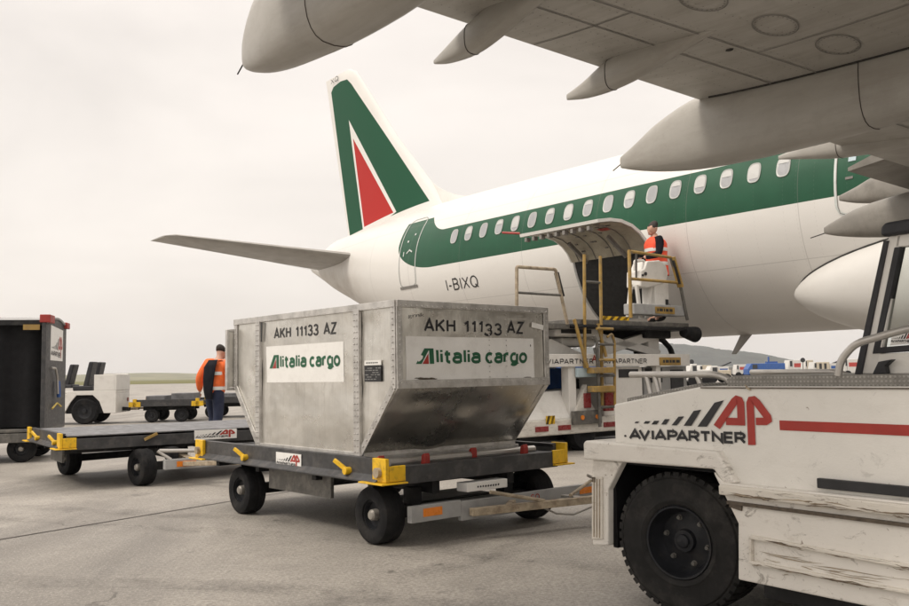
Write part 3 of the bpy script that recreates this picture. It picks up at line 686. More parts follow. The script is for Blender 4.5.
def canoe(y, rows, name='flap_fairing', joint=None, m='wingskin'):
    """rows: x, top z, bottom z, half width, from the pointed tail forward"""
    b = AB(); K = []; R2 = []
    for i in range(len(rows) - 1):
        a, c = rows[i], rows[i + 1]
        for t in (0, .25, .5, .75):
            p0 = rows[max(0, i - 1)]; p3 = rows[min(len(rows) - 1, i + 2)]; e = []
            for q in range(4):
                m1 = (c[q] - p0[q]) / 2; m2 = (p3[q] - a[q]) / 2; e.append((2 * t**3 - 3 * t**2 + 1) * a[q] + (t**3 - 2 * t**2 + t) * m1 + (-2 * t**3 + 3 * t**2) * c[q] + (t**3 - t**2) * m2)
            R2.append(e)
    R2.append(rows[-1])
    for x, zt, zb, hw in R2:
        zm, hz = (zt + zb) / 2, max(.004, (zt - zb) / 2)
        K.append([(x, y + max(.004, hw) * math.copysign(abs(math.cos(t)) ** .7, math.cos(t)), zm + hz * math.copysign(abs(math.sin(t)) ** .75, math.sin(t))) for t in (2 * math.pi * j / 24 for j in range(24))])
    b.loft(K); o = b.build(name, m, wing, angle=50)
    if len(rows) > 7 or y < 6:
        for sg in (1, -1):
            P = []
            for (x, zt, zb, hw) in R2:
                yy = y + sg * max(.004, hw) * .99
                if x > TE(y) + .02 and zb < wz(x, yy) < zt: P.append((x, yy, wz(x, yy) - .002))
            if len(P) > 2: g = AB(); g.tube(P, .0085, 5); g.build('fairing_gap_shade', 'winggap', o)  # dark tube on the junction gap, painting in contact shade
    if joint is not None:
        g = AB(); ks = min(range(len(R2)), key=lambda i: abs(R2[i][0] - joint)); r0 = K[ks]; zm = (R2[ks][1] + R2[ks][2]) / 2
        g.tube([(p[0], y + (p[1] - y) * 1.004, zm + (p[2] - zm) * 1.004) for p in r0 + r0[:1]], .0035, 5); g.build('fairing_joint', 'joint', o)
    return o
canoe(12.38, [(10.90, -.52, -.62, .015), (11.02, -.40, -.69, .07), (11.25, -.24, -.755, .12), (11.6, -.2, -.80, .16), (12.2, -.25, -.83, .19), (12.9, -.25, -.80, .18), (13.6, -.2, -.62, .13), (14.3, -.2, -.34, .05)], joint=12.0)
canoe(11.3, [(11.55, -.535, -.565, .012), (11.7, -.50, -.60, .045), (11.95, -.42, -.615, .070), (12.2, -.36, -.575, .072), (12.5, -.36, -.50, .05), (12.85, -.38, -.43, .01)], joint=11.95)
canoe(10.2, [(11.72, -.61, -.655, .012), (11.9, -.57, -.685, .05), (12.15, -.48, -.69, .075), (12.45, -.44, -.655, .075), (12.8, -.44, -.58, .05), (13.15, -.46, -.52, .01)], joint=12.15)
canoe(9.03, [(11.22, -.81, -.91, .02), (11.4, -.74, -.965, .07), (11.7, -.60, -1.03, .12), (12.1, -.5, -1.075, .155), (12.7, -.5, -1.085, .175), (13.4, -.52, -1.065, .18), (14.1, -.52, -1.0, .16), (14.9, -.52, -.85, .11), (15.6, -.5, -.62, .03)], joint=13.40)
canoe(7.35, [(11.70, -.66, -.695, .012), (11.95, -.62, -.74, .05), (12.3, -.56, -.80, .09), (12.8, -.54, -.82, .10), (13.4, -.6, -.80, .07), (14.0, -.7, -.78, .02)], joint=12.35)
canoe(5.75, [(11.25, -1.13, -1.20, .015), (11.4, -1.07, -1.245, .07), (11.7, -.97, -1.30, .13), (12.2, -.9, -1.35, .17), (12.9, -.85, -1.37, .19), (13.8, -.85, -1.3, .18), (14.9, -.85, -1.05, .1), (15.5, -.85, -.95, .03)], joint=12.6, m='wingshade')
canoe(5.1, [(11.10, -.68, -.74, .015), (11.3, -.62, -.80, .07), (11.6, -.52, -.85, .12), (12.1, -.5, -.95, .15), (13.0, -.6, -1.05, .16), (14.0, -.8, -1.1, .12), (14.8, -.9, -1.02, .03)], joint=12.3, m='wingshade')
b = AB(); b.loft([[(11.95, y, -.80 + .02 * (y - 4)), (12.6, y, -.74 + .03 * (y - 4)), (13.3, y, -.9), (13.3, y, -.72), (12.6, y, -.58 + .03 * (y - 4)), (11.95, y, -.765 + .02 * (y - 4))] for y in (2.2, 6.55)]); b.build('inboard_flap', 'wingshade', wing, angle=30)
b = AB(); b.tube([(11.27, 5.75, -1.19), (11.1, 5.78, -1.23)], .006, 5); b.tube([(10.92, 12.38, -.58), (10.84, 12.40, -.66)], .005, 5); b.tube([(11.24, 9.03, -.86), (11.14, 9.05, -.92)], .005, 5); b.build('static_wick', 'winggap', wing)
# undercarriage and the engines, out of the picture but carrying the aircraft
for sgn in (1, -1):
    b = AB(); b.cyl((12.9, 3.6 * sgn, -.9), (12.9, 3.75 * sgn, -3.3), .14); b.cyl((12.9, 3.35 * sgn, -3.28), (12.9, 4.15 * sgn, -3.28), .09); o = b.build('main_gear', 'acgrey', ac)
    for y in (3.4, 4.1): AB().lathe((12.9, y * sgn, -3.28), (0, 1, 0), [(.25, -.2), (.5, -.2), (.57, -.12), (.57, .12), (.5, .2), (.25, .2)], 28, True).build('gear_wheel', 'rubber', o)
    b = AB(); b.lathe((16.2, 5.75 * sgn, -2.0), (1, 0, 0), [(.35, -2.2), (.6, -1.6), (.95, -.5), (1.1, .8), (1.08, 1.9), (1.0, 2.25), (.9, 2.2), (.85, 1.6), (.2, 1.4)], 36); b.bar((16.5, 5.75 * sgn, -1.1), (14.6, 5.75 * sgn, -.9), .25, .6); b.build('engine', 'acwhite', ac, angle=50)
b = AB(); b.cyl((29.7, 0, -1.5), (29.9, 0, -3.4), .1); o = b.build('nose_gear', 'acgrey', ac)
for y in (-.25, .25): AB().lathe((29.9, y, -3.47), (0, 1, 0), [(.18, -.11), (.34, -.11), (.38, -.06), (.38, .06), (.34, .11), (.18, .11)], 24, True).build('gear_wheel', 'rubber', o)
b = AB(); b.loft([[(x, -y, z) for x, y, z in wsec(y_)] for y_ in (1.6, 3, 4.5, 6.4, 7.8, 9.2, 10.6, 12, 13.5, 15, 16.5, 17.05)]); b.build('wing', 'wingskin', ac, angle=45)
# ------------------------------------------------------------------ cargo container (first axis away from camera, second to the right)
TH = R(40.62); BO = Vector((-.413, 6.193, 0)); CROT = TH + R(90)
ct = thing('cargo_container', 'dented aluminium air cargo container with sloping ends on the front dolly', 'container', BO, CROT)
ZB, ZW, ZT = .594, 1.108, 1.722; U0, U1, UB0, UB1, VD = 0, 2.45, .445, 2.005, 1.534
def bumps(amp, seed):
    rr = random.Random(seed); bum = [(rr.random(), rr.random(), rr.uniform(.05, .16), rr.uniform(-1, 1) * amp) for _ in range(26)]
    def d(s, t):
        e = min(1, max(0, min(s, 1 - s, t, 1 - t)) * 8); return e * sum(a * math.exp(-((s - p) ** 2 + (t - q) ** 2) / w_ ** 2) for p, q, w_, a in bum)
    return d
def face_grid(fn, nu, nv, amp, seed):
    """a thin pressed sheet, slightly buckled"""
    vs = []; df = bumps(amp, seed)
    for j in range(nv + 1):
        for i in range(nu + 1):
            s, t = i / nu, j / nv; d = df(s, t)
            vs.append(fn(s, t, d))
    return vs, [(j * (nu + 1) + i, j * (nu + 1) + i + 1, (j + 1) * (nu + 1) + i + 1, (j + 1) * (nu + 1) + i) for j in range(nv) for i in range(nu)]
def halfw(z):   # profile limits at height z
    if z >= ZW: return U0, U1
    t = (z - ZB) / (ZW - ZB); return UB0 + (U0 - UB0) * t, UB1 + (U1 - UB1) * t
b = MB()
# core volume (slightly inside the skins)
pro = [(UB0 + .05, ZB), (UB1 - .05, ZB), (U1 - .05, ZW + .01), (U1 - .05, ZT - .05), (U0 + .05, ZT - .05), (U0 + .05, ZW + .01)]
b.prism([(u, .04, z) for u, z in pro], (0, VD - .08, 0))
shell = b.build('container_shell', 'alutrim', ct)
def zmap(t):
    return ZB + (ZT - ZB) * t
def sidefn(y, sg):
    def f(s, t, d):
        z = zmap(t); a, c = halfw(z); return (a + (c - a) * s, y + sg * d, z)
    return f
for y, sg, sd in ((.004, -1, 1), (VD - .004, 1, 2)):
    v, f = face_grid(sidefn(y, sg), 90, 60, .0055, sd); b = MB(); b.add(v, f, True); b.build('side_panel', 'alu', ct, angle=80)
v, f = face_grid(lambda s, t, d: (.004 - d, VD * s, ZW + (ZT - ZW) * t), 80, 50, .010, 5); MB().add(v, f, True).build('end_panel', 'alu', ct, angle=80)
v, f = face_grid(lambda s, t, d: (U1 - .004 + d, VD * s, ZW + (ZT - ZW) * t), 30, 20, .01, 6); MB().add(v, f, True).build('end_panel', 'alu', ct, angle=80)
MT['aludark'] = mat_alu('shaded_aluminium_sheet', .8)  # darker copy for the sloped panels, their shade put into the colour
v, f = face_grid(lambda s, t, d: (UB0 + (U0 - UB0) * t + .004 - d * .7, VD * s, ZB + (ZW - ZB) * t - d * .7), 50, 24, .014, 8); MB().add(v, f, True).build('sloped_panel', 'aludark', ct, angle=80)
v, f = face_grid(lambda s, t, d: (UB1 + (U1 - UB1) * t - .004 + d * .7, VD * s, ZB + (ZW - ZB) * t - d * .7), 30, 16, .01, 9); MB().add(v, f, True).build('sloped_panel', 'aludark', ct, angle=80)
v, f = face_grid(lambda s, t, d: (U0 + (U1 - U0) * s, VD * t, ZT - .01 + d), 30, 20, .012, 11); MB().add(v, f, True).build('roof_panel', 'alu', ct, angle=80)
# edge profiles
dL, dR = bumps(.0055, 1), bumps(.010, 5)
def SL(u, z, off):
    a, c = halfw(z); return (u, .004 - dL((u - a) / (c - a), (z - ZB) / (ZT - ZB)) - off, z)
def SR(v, z, off): return (.004 - dR(v / VD, (z - ZW) / (ZT - ZW)) - off, v, z)
def prof_bar(name, segs, w_=.05, h=.012, m='alutrim', bev=.002):
    for a, c, up in segs: b = MB(); b.bar(a, c, h, w_, up); o = b.build(name, m, ct, bevel=bev)
    return o
for y in (-.004, VD + .004):
    prof_bar('edge_profile', [((U0 + .03, y, ZW), (U0 + .03, y, ZT), (1, 0, 0)), ((U1 - .03, y, ZW), (U1 - .03, y, ZT), (1, 0, 0)), ((U0 + .033, y, ZW + .01), (UB0 + .033, y, ZB), (1, 0, .8)), ((U1 - .033, y, ZW + .01), (UB1 - .033, y, ZB), (1, 0, -.8))], .055)
    prof_bar('vertical_channel', [((.47, y - .004, ZB), (.47, y - .004, ZT - .03), (1, 0, 0)), ((1.985, y - .004, ZB), (1.985, y - .004, ZT - .03), (1, 0, 0))], .075, .026)
    prof_bar('top_rim', [((U0, y, ZT - .016), (U1, y, ZT - .016), (0, 0, 1))], .05, .022)
    prof_bar('base_rail', [((UB0 - .02, y, ZB + .02), (UB1 + .02, y, ZB + .02), (0, 0, 1))], .055, .026)
for u in (U0 - .006, U1 + .006):
    prof_bar('top_rim', [((u, 0, ZT - .016), (u, VD, ZT - .016), (0, 0, 1))], .05, .022)
    prof_bar('corner_post', [((u, .022, ZW), (u, .022, ZT), (0, 1, 0)), ((u, VD - .022, ZW), (u, VD - .022, ZT), (0, 1, 0))], .05, .012)
    prof_bar('waist_profile', [((u, 0, ZW + .028), (u, VD, ZW + .028), (0, 0, 1))], .06, .022)
for u in (UB0, UB1):
    sg = -1 if u == UB0 else 1
    prof_bar('base_rail', [((u + .02 * sg, 0, ZB + .022), (u + .02 * sg, VD, ZB + .022), (0, 0, 1)), ((u + .06 * sg, 0, ZB - .006), (u + .06 * sg, VD, ZB - .006), (0, 1, 0))], .05, .05)
    prof_bar('edge_profile', [((u + .005 * sg, .025, ZB + .04), ((U0 if sg < 0 else U1), .025, ZW), (0, 1, 0)), ((u + .005 * sg, VD - .025, ZB + .04), ((U0 if sg < 0 else U1), VD - .025, ZW), (0, 1, 0))], .05, .012)
# rivets
b = MB()
def riv(p, r=.0065): b.sphere(p, r, 4, (1, 1, 1))
for i in range(34):
    u = .05 + i * .071; riv((u, -.012, ZT - .03)); 
for i in range(14): riv((.028, -.014, ZW + .03 + i * .042)); riv((U1 - .028, -.014, ZW + .03 + i * .042))
for i in range(24): riv((.455, -.024, ZB + .05 + i * .044)); riv((.49, -.024, ZB + .05 + i * .044)); riv((1.97, -.024, ZB + .05 + i * .044)); riv((2.0, -.024, ZB + .05 + i * .044))
for i in range(12): t = i / 11.; riv((UB0 + (U0 - UB0) * t + .035, -.013, ZB + (ZW - ZB) * t)); riv((UB1 + (U1 - UB1) * t - .035, -.013, ZB + (ZW - ZB) * t))
for i in range(32): riv((-.02, .03 + i * .0475, ZW + .04)); riv((-.02, .03 + i * .0475, ZT - .028))
for i in range(14): riv((-.014, .022, ZW + .05 + i * .042)); riv((-.014, VD - .022, ZW + .05 + i * .042)); riv((-.004, .885, ZW + .07 + i * .04)); riv((-.004, 1.065, ZW + .07 + i * .04))
rv = b.build('rivet', 'alutrim', ct, angle=80); rv['kind'] = 'stuff'
# signs on the side and on the end, lettering, data sticker
def sign(parent, quad, off, name='sign_panel'):
    b = MB(); b.prism(quad, off); return b.build(name, 'sign', parent)
LS = lambda s, t: (1.865 + (.673 - 1.865) * s, -.0085, 1.158 + .307 * t)
v, f = face_grid(lambda s, t, d: SL(1.865 + (.673 - 1.865) * s, 1.158 + .307 * t, .002), 60, 16, 0, 21)
sl_ = MB().add(v, f, True).build('sign_panel', 'sign', ct, angle=80)
v, f = face_grid(lambda s, t, d: SR(.083 + 1.295 * s, 1.163 + .313 * t, .002), 60, 16, 0, 22)
sr_ = MB().add(v, f, True).build('sign_panel', 'sign', ct, angle=80)
b = MB()
b.add([(1.865, -.010, 1.158), (.673, -.010, 1.158), (.673, -.010, 1.465), (1.865, -.010, 1.465)], [(0, 1, 2, 3)])
def logo(fm, parent, eps):
    """fm(s,t): s along the word 0..1, t 0..1 from baseline to the capital's height (0..-.3 descender)"""
    g = MB()
    # the italic capital: slanted left stroke, upright right stroke, thin bar across the top
    for P in ([(0, 0), (.045, 0), (.118, 1), (.075, 1)], [(.113, .93), (.150, .93), (.150, 0), (.113, 0)], [(.075, 1), (.15, 1), (.15, .86), (.066, .86)]):
        g.add([fm(s, t) for s, t in P], [(0, 1, 2, 3)])
    asp = 1.1 / .112
    stext(g, 'litalia', lambda s, t: fm(.178 + s * .372, t * 1.0), .372 * asp, .21, .06)
    stext(g, 'cargo', lambda s, t: fm(.61 + .385 * s, t), .385 * asp, .21, .05)
    g.build('green_lettering', 'green', parent)
    r = MB(); r.add([fm(s, t) for s, t in [(.052, 0), (.105, 0), (.105, .68)]], [(0, 1, 2)]); r.build('red_emblem', 'redlet', parent)
logo(lambda s, t: SL(1.813 + (.722 - 1.813) * s, 1.277 + .112 * t, .0045), sl_, 0)
logo(lambda s, t: SR(.165 + 1.13 * s, 1.279 + .112 * t, .0045), sr_, 0)
b = MB(); stext(b, 'AKH 11133 AZ', lambda s, t: SL(1.722 + (.780 - 1.722) * s, 1.525 + .094 * t, .003), 10.0, .17); b.build('number_lettering', 'lettergrey', ct)
b = MB(); stext(b, 'AKH 111', lambda s, t: SR(.262 + .555 * s, 1.510 + .098 * t, .003), 5.7, .17); stext(b, '3', lambda s, t: SR(.845 + .065 * s, 1.487 + .098 * t, .003), .66, .17); stext(b, '3', lambda s, t: SR(.945 + .065 * s, 1.492 + .098 * t, .003), .66, .17); stext(b, 'AZ', lambda s, t: SR(1.085 + .172 * s, 1.510 + .098 * t, .003), 1.75, .17); b.build('number_lettering', 'letter', ct)
b = MB(); b.prism([(.379, -.002, 1.158), (.174, -.002, 1.158), (.174, -.002, 1.275), (.379, -.002, 1.275)], (0, -.0075, 0)); st_ = b.build('data_sticker', 'letter', ct)
b = MB(); b.prism([(.379, -.002, 1.277), (.174, -.002, 1.277), (.174, -.002, 1.312), (.379, -.002, 1.312)], (0, -.006, 0)); b.build('sticker_header', 'sign', st_)
MT['smallprint'] = M('grey_print', (.22, .22, .215), .6)
b = MB()
for i in range(6):
    z = 1.172 + i * .016; u = .366
    while u > .2:
        d = rnd.uniform(.012, .04)
        if rnd.random() < .75: b.add([(u, -.0105, z), (u - d, -.0105, z), (u - d, -.0105, z + .007), (u, -.0105, z + .007)], [(0, 1, 2, 3)])
        u -= d + .008
b.build('printed_lines', 'smallprint', st_)
b = MB()
for k in range(7): b.bar((.355 - k * .022, -.0095, 1.293), (.345 - k * .022, -.0095, 1.296), .002, .009)
b.build('printed_lines', 'letter', st_)
# grime with a shape of its own: black scuffs, tape strip
b = MB(); b.prism([(1.93, -.014, 1.51), (1.91, -.014, 1.51), (1.905, -.014, 1.675), (1.93, -.014, 1.675)], (0, -.002, 0)); b.build('black_tape', 'letter', ct)
MT['scuff'] = M('brown_scuff', (.09, .07, .05), .7, var=.4, scale=30)
b = MB()
def blotch(cy, cz, a, c, x_=-.0105, x=-.0175):
    n_ = 18; b.add([SR(cy + a * math.cos(2 * math.pi * i / n_) * rnd.uniform(.7, 1.1), cz + c * math.sin(2 * math.pi * i / n_) * rnd.uniform(.6, 1.1), .004) for i in range(n_)], [tuple(range(n_))])
blotch(.27, 1.172, .10, .010, -.012); blotch(.2, 1.178, .05, .006, -.012); blotch(1.3, 1.168, .05, .005, -.012); blotch(1.34, 1.42, .006, .012, -.012)
b.build('scuff_mark', 'scuff', ct)['kind'] = 'stuff'
b = MB(); b.prism([(-.012, 1.34, 1.565), (-.012, 1.47, 1.545), (-.012, 1.475, 1.585), (-.012, 1.345, 1.605)], (-.006, 0, 0)); b.build('tape_strip', 'sign', ct)
b = MB(); text(b, 'grnk', lambda s, t: SR(.11 + .14 * s, 1.6 + .035 * t + .012 * s, .003), -.012); b.build('scribble', 'letter', ct)
# flap standing open on the far end
b = MB(); b.box(2.455, 2.485, -.06, .72, 1.12, 1.62); pf = b.build('hinged_flap', 'alu', ct, bevel=.003)
b = MB(); b.box(2.45, 2.49, -.075, -.05, 1.09, 1.64); b.box(2.45, 2.49, -.05, .72, 1.62, 1.645); b.box(2.45, 2.49, -.05, .72, 1.09, 1.115); b.build('flap_frame', 'alutrim', pf, bevel=.003)

# ------------------------------------------------------------------ container dollies
def lever(parent, p, tip, name='lock_lever'):
    b = MB(); b.bar(p, tip, .022, .03); b.cyl((p[0], p[1] + .03, p[2]), (p[0], p[1] - .03, p[2]), .028, n=12); return b.build(name, 'yellow', parent, bevel=.003)
def dolly(name, label, loc, rz, u0, u1, v0, v1, group, wheels, sticker=None, zt=.62, zb=.455, draw=None, deckm='deck', detail=True):
    d = thing(name, label, 'dolly', loc, rz, group)
    b = MB(); b.box(u0 + .04, u1 - .04, v0 + .08, v1 - .08, zt - .12, zt - .075); b.build('deck_plate', deckm, d, bevel=.004)
    for y, s in ((v0, 1), (v1, -1)):
        b = MB(); pr = [(0, zb), (.10, zb), (.10, zb + .012), (.045, zb + .03), (.03, zt - .03), (.05, zt - .005), (.05, zt), (.0, zt), (.0, zb + .05), (-.05, zb + .012), (-.05, zb)]
        b.loft([[(u, y + s * (a + .05), z) for a, z in pr] for u in (u0 + .10, u1 - .10)], True, True, False); b.build('side_beam', 'darksteel', d, bevel=.003)
    for u, s in ((u0, 1), (u1, -1)):
        b = MB(); b.box(min(u + .01 * s, u + .06 * s), max(u + .01 * s, u + .06 * s), v0 + .14, v1 - .13, zb - .015, zt - .055); b.box(min(u + .06 * s, u + .25 * s), max(u + .06 * s, u + .25 * s), v0 + .14, v1 - .13, zt - .075, zt - .062); b.build('end_beam', 'darksteel', d, bevel=.004)
        for y, t in ((v0, 1), (v1, -1)):
            b = MB(); A = lambda a0, a1, c0, c1, z0, z1: b.box(min(u + a0 * s, u + a1 * s), max(u + a0 * s, u + a1 * s), min(y + c0 * t, y + c1 * t), max(y + c0 * t, y + c1 * t), z0, z1)
            A(.0, .16, .018, .048, zb + .01, zt + .008)          # upright leaf on the long side
            A(.0, .02, .05, .19, zb + .012, zt - .045)            # leaf across the end
            A(-.03, .26, -.035, .03, zb - .004, zb + .008)        # foot plate
            A(-.03, .06, .03, .19, zb - .004, zb + .008)
            o = b.build('corner_plate', 'yellow', d, bevel=.004)
            if detail:
                q = MB(); q.cyl((u + .08 * s, y + .02 * t, zb + .075), (u + .08 * s, y - .012 * t, zb + .075), .035, n=14); q.build('corner_bolt', 'rust', o)
    # rollers and red stops
    if detail:
        for f_ in (.07, .145): 
            b = MB(); uu = u0 + f_ * (u1 - u0); b.cyl((uu, v0 + .2, zt - .045), (uu, v1 - .2, zt - .045), .030); b.build('roller', 'steel', d)
        for yy in ((v0 + .12, v0 + .45, v0 + 1.0, v1 - .42) if detail else ()):
            for uu in (u0 + (.20 if yy in (v0 + .12, v0 + 1.0) else .10),):
                b = MB(); b.prism([(uu - .02, yy - .025, zt - .08), (uu + .03, yy - .025, zt - .08), (uu + .02, yy - .025, zt + .0), (uu - .01, yy - .025, zt + .015), (uu - .02, yy - .025, zt - .01)], (0, .05, 0)); b.build('stop_block', 'red', d, bevel=.004)
    for y, s in ((v0, -1), (v1, 1)):
        for f_ in (.68, .16): lever(d, (u0 + f_ * (u1 - u0), y + .03 * -s, zb + .06), (u0 + f_ * (u1 - u0) + .10, y + .02 * s, zb + .135))
    # underframe and axles
    b = MB(); vc = (v0 + v1) / 2
    for y in (vc - .38, vc + .38): b.bar((u0 + .12, y, zb - .06), (u1 - .12, y, zb - .06), .07, .12)
    for f_ in (.1, .35, .65, .9): b.bar((u0 + f_ * (u1 - u0), v0 + .1, zb - .03), (u0 + f_ * (u1 - u0), v1 - .1, zb - .03), .06, .06)
    b.build('underframe', 'black', d, bevel=.004)
    b = MB(); b.box(u0 + .30 * (u1 - u0), u0 + .62 * (u1 - u0), v0 + .16, v0 + .19, .26, zb - .03); b.build('side_plate', 'frame', d, bevel=.004)
    for pr_ in wheels:
        b = MB(); b.bar((pr_[0][0], pr_[0][1] + .1, pr_[0][2]), (pr_[1][0], pr_[1][1] - .1, pr_[1][2]), .09, .09); b.bar((pr_[0][0], pr_[0][1] + .3, pr_[0][2]), (pr_[0][0], pr_[0][1] + .3, zb - .08), .1, .1); b.bar((pr_[1][0], pr_[1][1] - .3, pr_[1][2]), (pr_[1][0], pr_[1][1] - .3, zb - .08), .1, .1); b.build('axle', 'black', d, bevel=.004)
        for q, sd in zip(pr_, (-1, 1)): wheel(d, q, sd, q[2], .185, hub='hub')
    if sticker:
        ua, ub, za, zc = sticker
        b = MB(); b.prism([(ua, v0 + .046, za), (ub, v0 + .046, za), (ub, v0 + .046, zc), (ua, v0 + .046, zc)], (0, -.004, 0)); o = b.build('sticker', 'sign', d)
        k = (ub - ua); emblem('black_emblem', o, lambda p: (ua + k * ((p[0] - 115) / 375.), v0 + .040, za + (zc - za) * (1 - (p[1] - 80) / 150.)))
    return d
WR = .208
d1 = dolly('container_dolly', 'dark steel container dolly with yellow corners carrying the aluminium container', BO, CROT, 0.0, 3.05, -.12, 1.76, 'container dollies of the near train',
           [((.30, .06, WR), (.30, 1.60, WR)), ((2.32, .06, WR), (2.32, 1.60, WR))], (1.555, 1.16, .475, .592))
# steering plate, lamp bar and draw-bar, turned to the right
b = MB(); b.box(-.02, .10, .62, 1.03, .335, .40); o = b.build('number_plate_bar', 'sign', d1, bevel=.004)
b = MB()
for k in range(9): b.bar((-.022, .72 + k * .026, .362 + rnd.uniform(-.004, .004)), (-.022, .732 + k * .026, .368), .003, .012)
b.build('worn_lettering', 'lettergrey', o)
b = MB(); b.box(-.02, .03, .10, .56, .17, .285); b.box(.03, .75, .40, 1.2, .20, .25); o = b.build('steering_plate', 'greypanel', d1, bevel=.004)
b = MB(); b.box(-.026, -.02, .205, .375, .205, .262); b.build('reflector', 'orange', o)
b = MB(); b.box(-.02, .02, .56, 2.05, .135, .275); o2 = b.build('steering_beam', 'greypanel', d1, bevel=.004)
b = MB(); b.box(-.027, -.02, 1.85, 2.0, .20, .25); b.build('reflector', 'orange', o2)
b = MB(); stext(b, 'SO', lambda s, t: (-.024, 1.28 + .09 * s, .205 + .05 * t), 1.7, .16); b.build('red_number', 'redlet', o2)
b = MB()
e = Vector((-.62, 2.75, .235))
b.bar((-.08, .60, .20), (-.50, 2.3, .215), .06, .055); b.bar((-.02, 2.02, .22), (-.55, 2.6, .225), .05, .05); b.bar((-.50, 2.3, .215), e, .06, .055); b.bar((-.5, 2.55, .22), e, .05, .05)
b.bar((-.16, .9, .21), (.0, 1.1, .21), .05, .05)
b.build('drawbar', 'rust', d1, bevel=.005)
b = MB(); b.tube([(-.16, .72, .34), (-.24, 1.2, .235)], .014, 8); b.build('drawbar_strut', 'rust', d1)
b = MB(); b.tube([(-.28, 1.45, .255), (-.1, 1.9, .31)], .013, 8); b.build('drawbar_handle', 'rust', d1)
b = MB(); b.bar((-.30, 1.5, .235), (-.12, 1.55, .225), .06, .02); b.bar((-.36, 1.8, .235), (-.20, 2.05, .235), .05, .03); b.build('drawbar_gusset', 'steel', d1, bevel=.003)
b = MB(); b.tube([(-.2, 1.2, .19), (-.22, 1.35, .12), (-.26, 1.5, .10), (-.3, 1.7, .15), (-.36, 1.85, .19)], .008, 6); b.build('safety_chain', 'steel', d1)
b = MB(); b.tube([(-.1, 1.86, .36), (-.12, 1.98, .30), (-.25, 2.02, .25)], .012, 8, .03); b.build('drawbar_hook', 'steel', d1)
b = MB(); b.lathe(e + Vector((-.05, .08, 0)), (0, 0, 1), [(.04, -.018), (.075, -.018), (.075, .018), (.04, .018), (.04, -.018)], 20); b.build('tow_eye', 'rust', d1)
b = MB(); b.bar((3.05, .8, .38), (3.22, .8, .36), .09, .06); b.build('rear_hitch', 'black', d1)
# second dolly of the train, round the corner behind; its first axis points away, second to the right
T2 = R(35.0); P2 = Vector((-4.33, 9.68, 0))
d2 = dolly('container_dolly', 'empty grey decked container dolly with yellow corners, coupled behind the loaded one', P2, T2 + R(90), 0, 2.0, 0, 3.05, 'container dollies of the near train', [], None, deckm='wood', detail=False)
for u, y in ((-.0, .90), (1.87, .50)):
    u2, y2 = u + 1.5 * math.sin(R(12)), y + 1.5 * math.cos(R(12))
    b = MB(); b.bar((u, y + .05, WR), (u2, y2 - .05, WR), .09, .09); b.build('axle', 'black', d2)
    wheel(d2, (u, y, WR), -1, WR, .185, yaw=R(12)); wheel(d2, (u2, y2, WR), 1, WR, .185, yaw=R(12))
b = MB(); b.bar((-.2, 1.2, .36), (1.95, 1.2, .36), .1, .12); b.bar((-.2, 2.0, .36), (1.95, 2.0, .36), .1, .12); b.build('chassis_rail', 'black', d2)
b = MB(); b.box(.02, 1.98, .1, 2.95, .585, .60); b.build('deck_board', 'wood', d2, bevel=.004)
b = MB(); b.prism([(-.006 + .012, 1.50, .475), (.006, 2.02, .475), (.006, 2.02, .59), (.006, 1.50, .59)], (-.008, 0, 0)); o = b.build('sticker', 'sign', d2)
emblem('black_emblem', o, lambda p: (-.006, 1.50 + .52 * (p[0] - 115) / 375., .475 + .115 * (1 - (p[1] - 80) / 150.)))
b = MB(); b.bar((.0, .92, .515), (-.02, 1.06, .58), .03, .03); b.build('lock_lever', 'yellowdirty', d2)
b = MB(); b.box(-.36, -.28, 1.05, 1.62, .19, .30); o = b.build('steering_plate', 'greypanel', d2, bevel=.004)
b = MB(); b.box(-.368, -.36, 1.18, 1.40, .215, .275); b.build('reflector', 'orange', o)
b = MB()
# draw-bar to the first dolly's rear hitch
def to_d2(pw):
    q = Matrix.Rotation(-(T2 + R(90)), 4, 'Z') @ (pw - P2); return Vector((q.x, -q.y, q.z))
rh = Matrix.Translation(BO) @ Matrix.Rotation(CROT, 4, 'Z') @ Vector((3.24, -.8, .34)); e2 = to_d2(rh)
b.bar((-.30, 1.25, .24), e2, .05, .05); b.bar((-.28, 1.62, .24), e2, .05, .05); b.bar((.3, 1.4, .3), (-.3, 1.4, .25), .09, .06); b.build('drawbar', 'rust', d2, bevel=.004)
b = MB(); b.tube([(-.30, .98, .40), (-.34, 1.12, .30)], .018, 8); b.tube([(-.3, 1.0, .40), (-.3, 1.75, .36)], .022, 8); b.build('drawbar_strut', 'steel', d2)

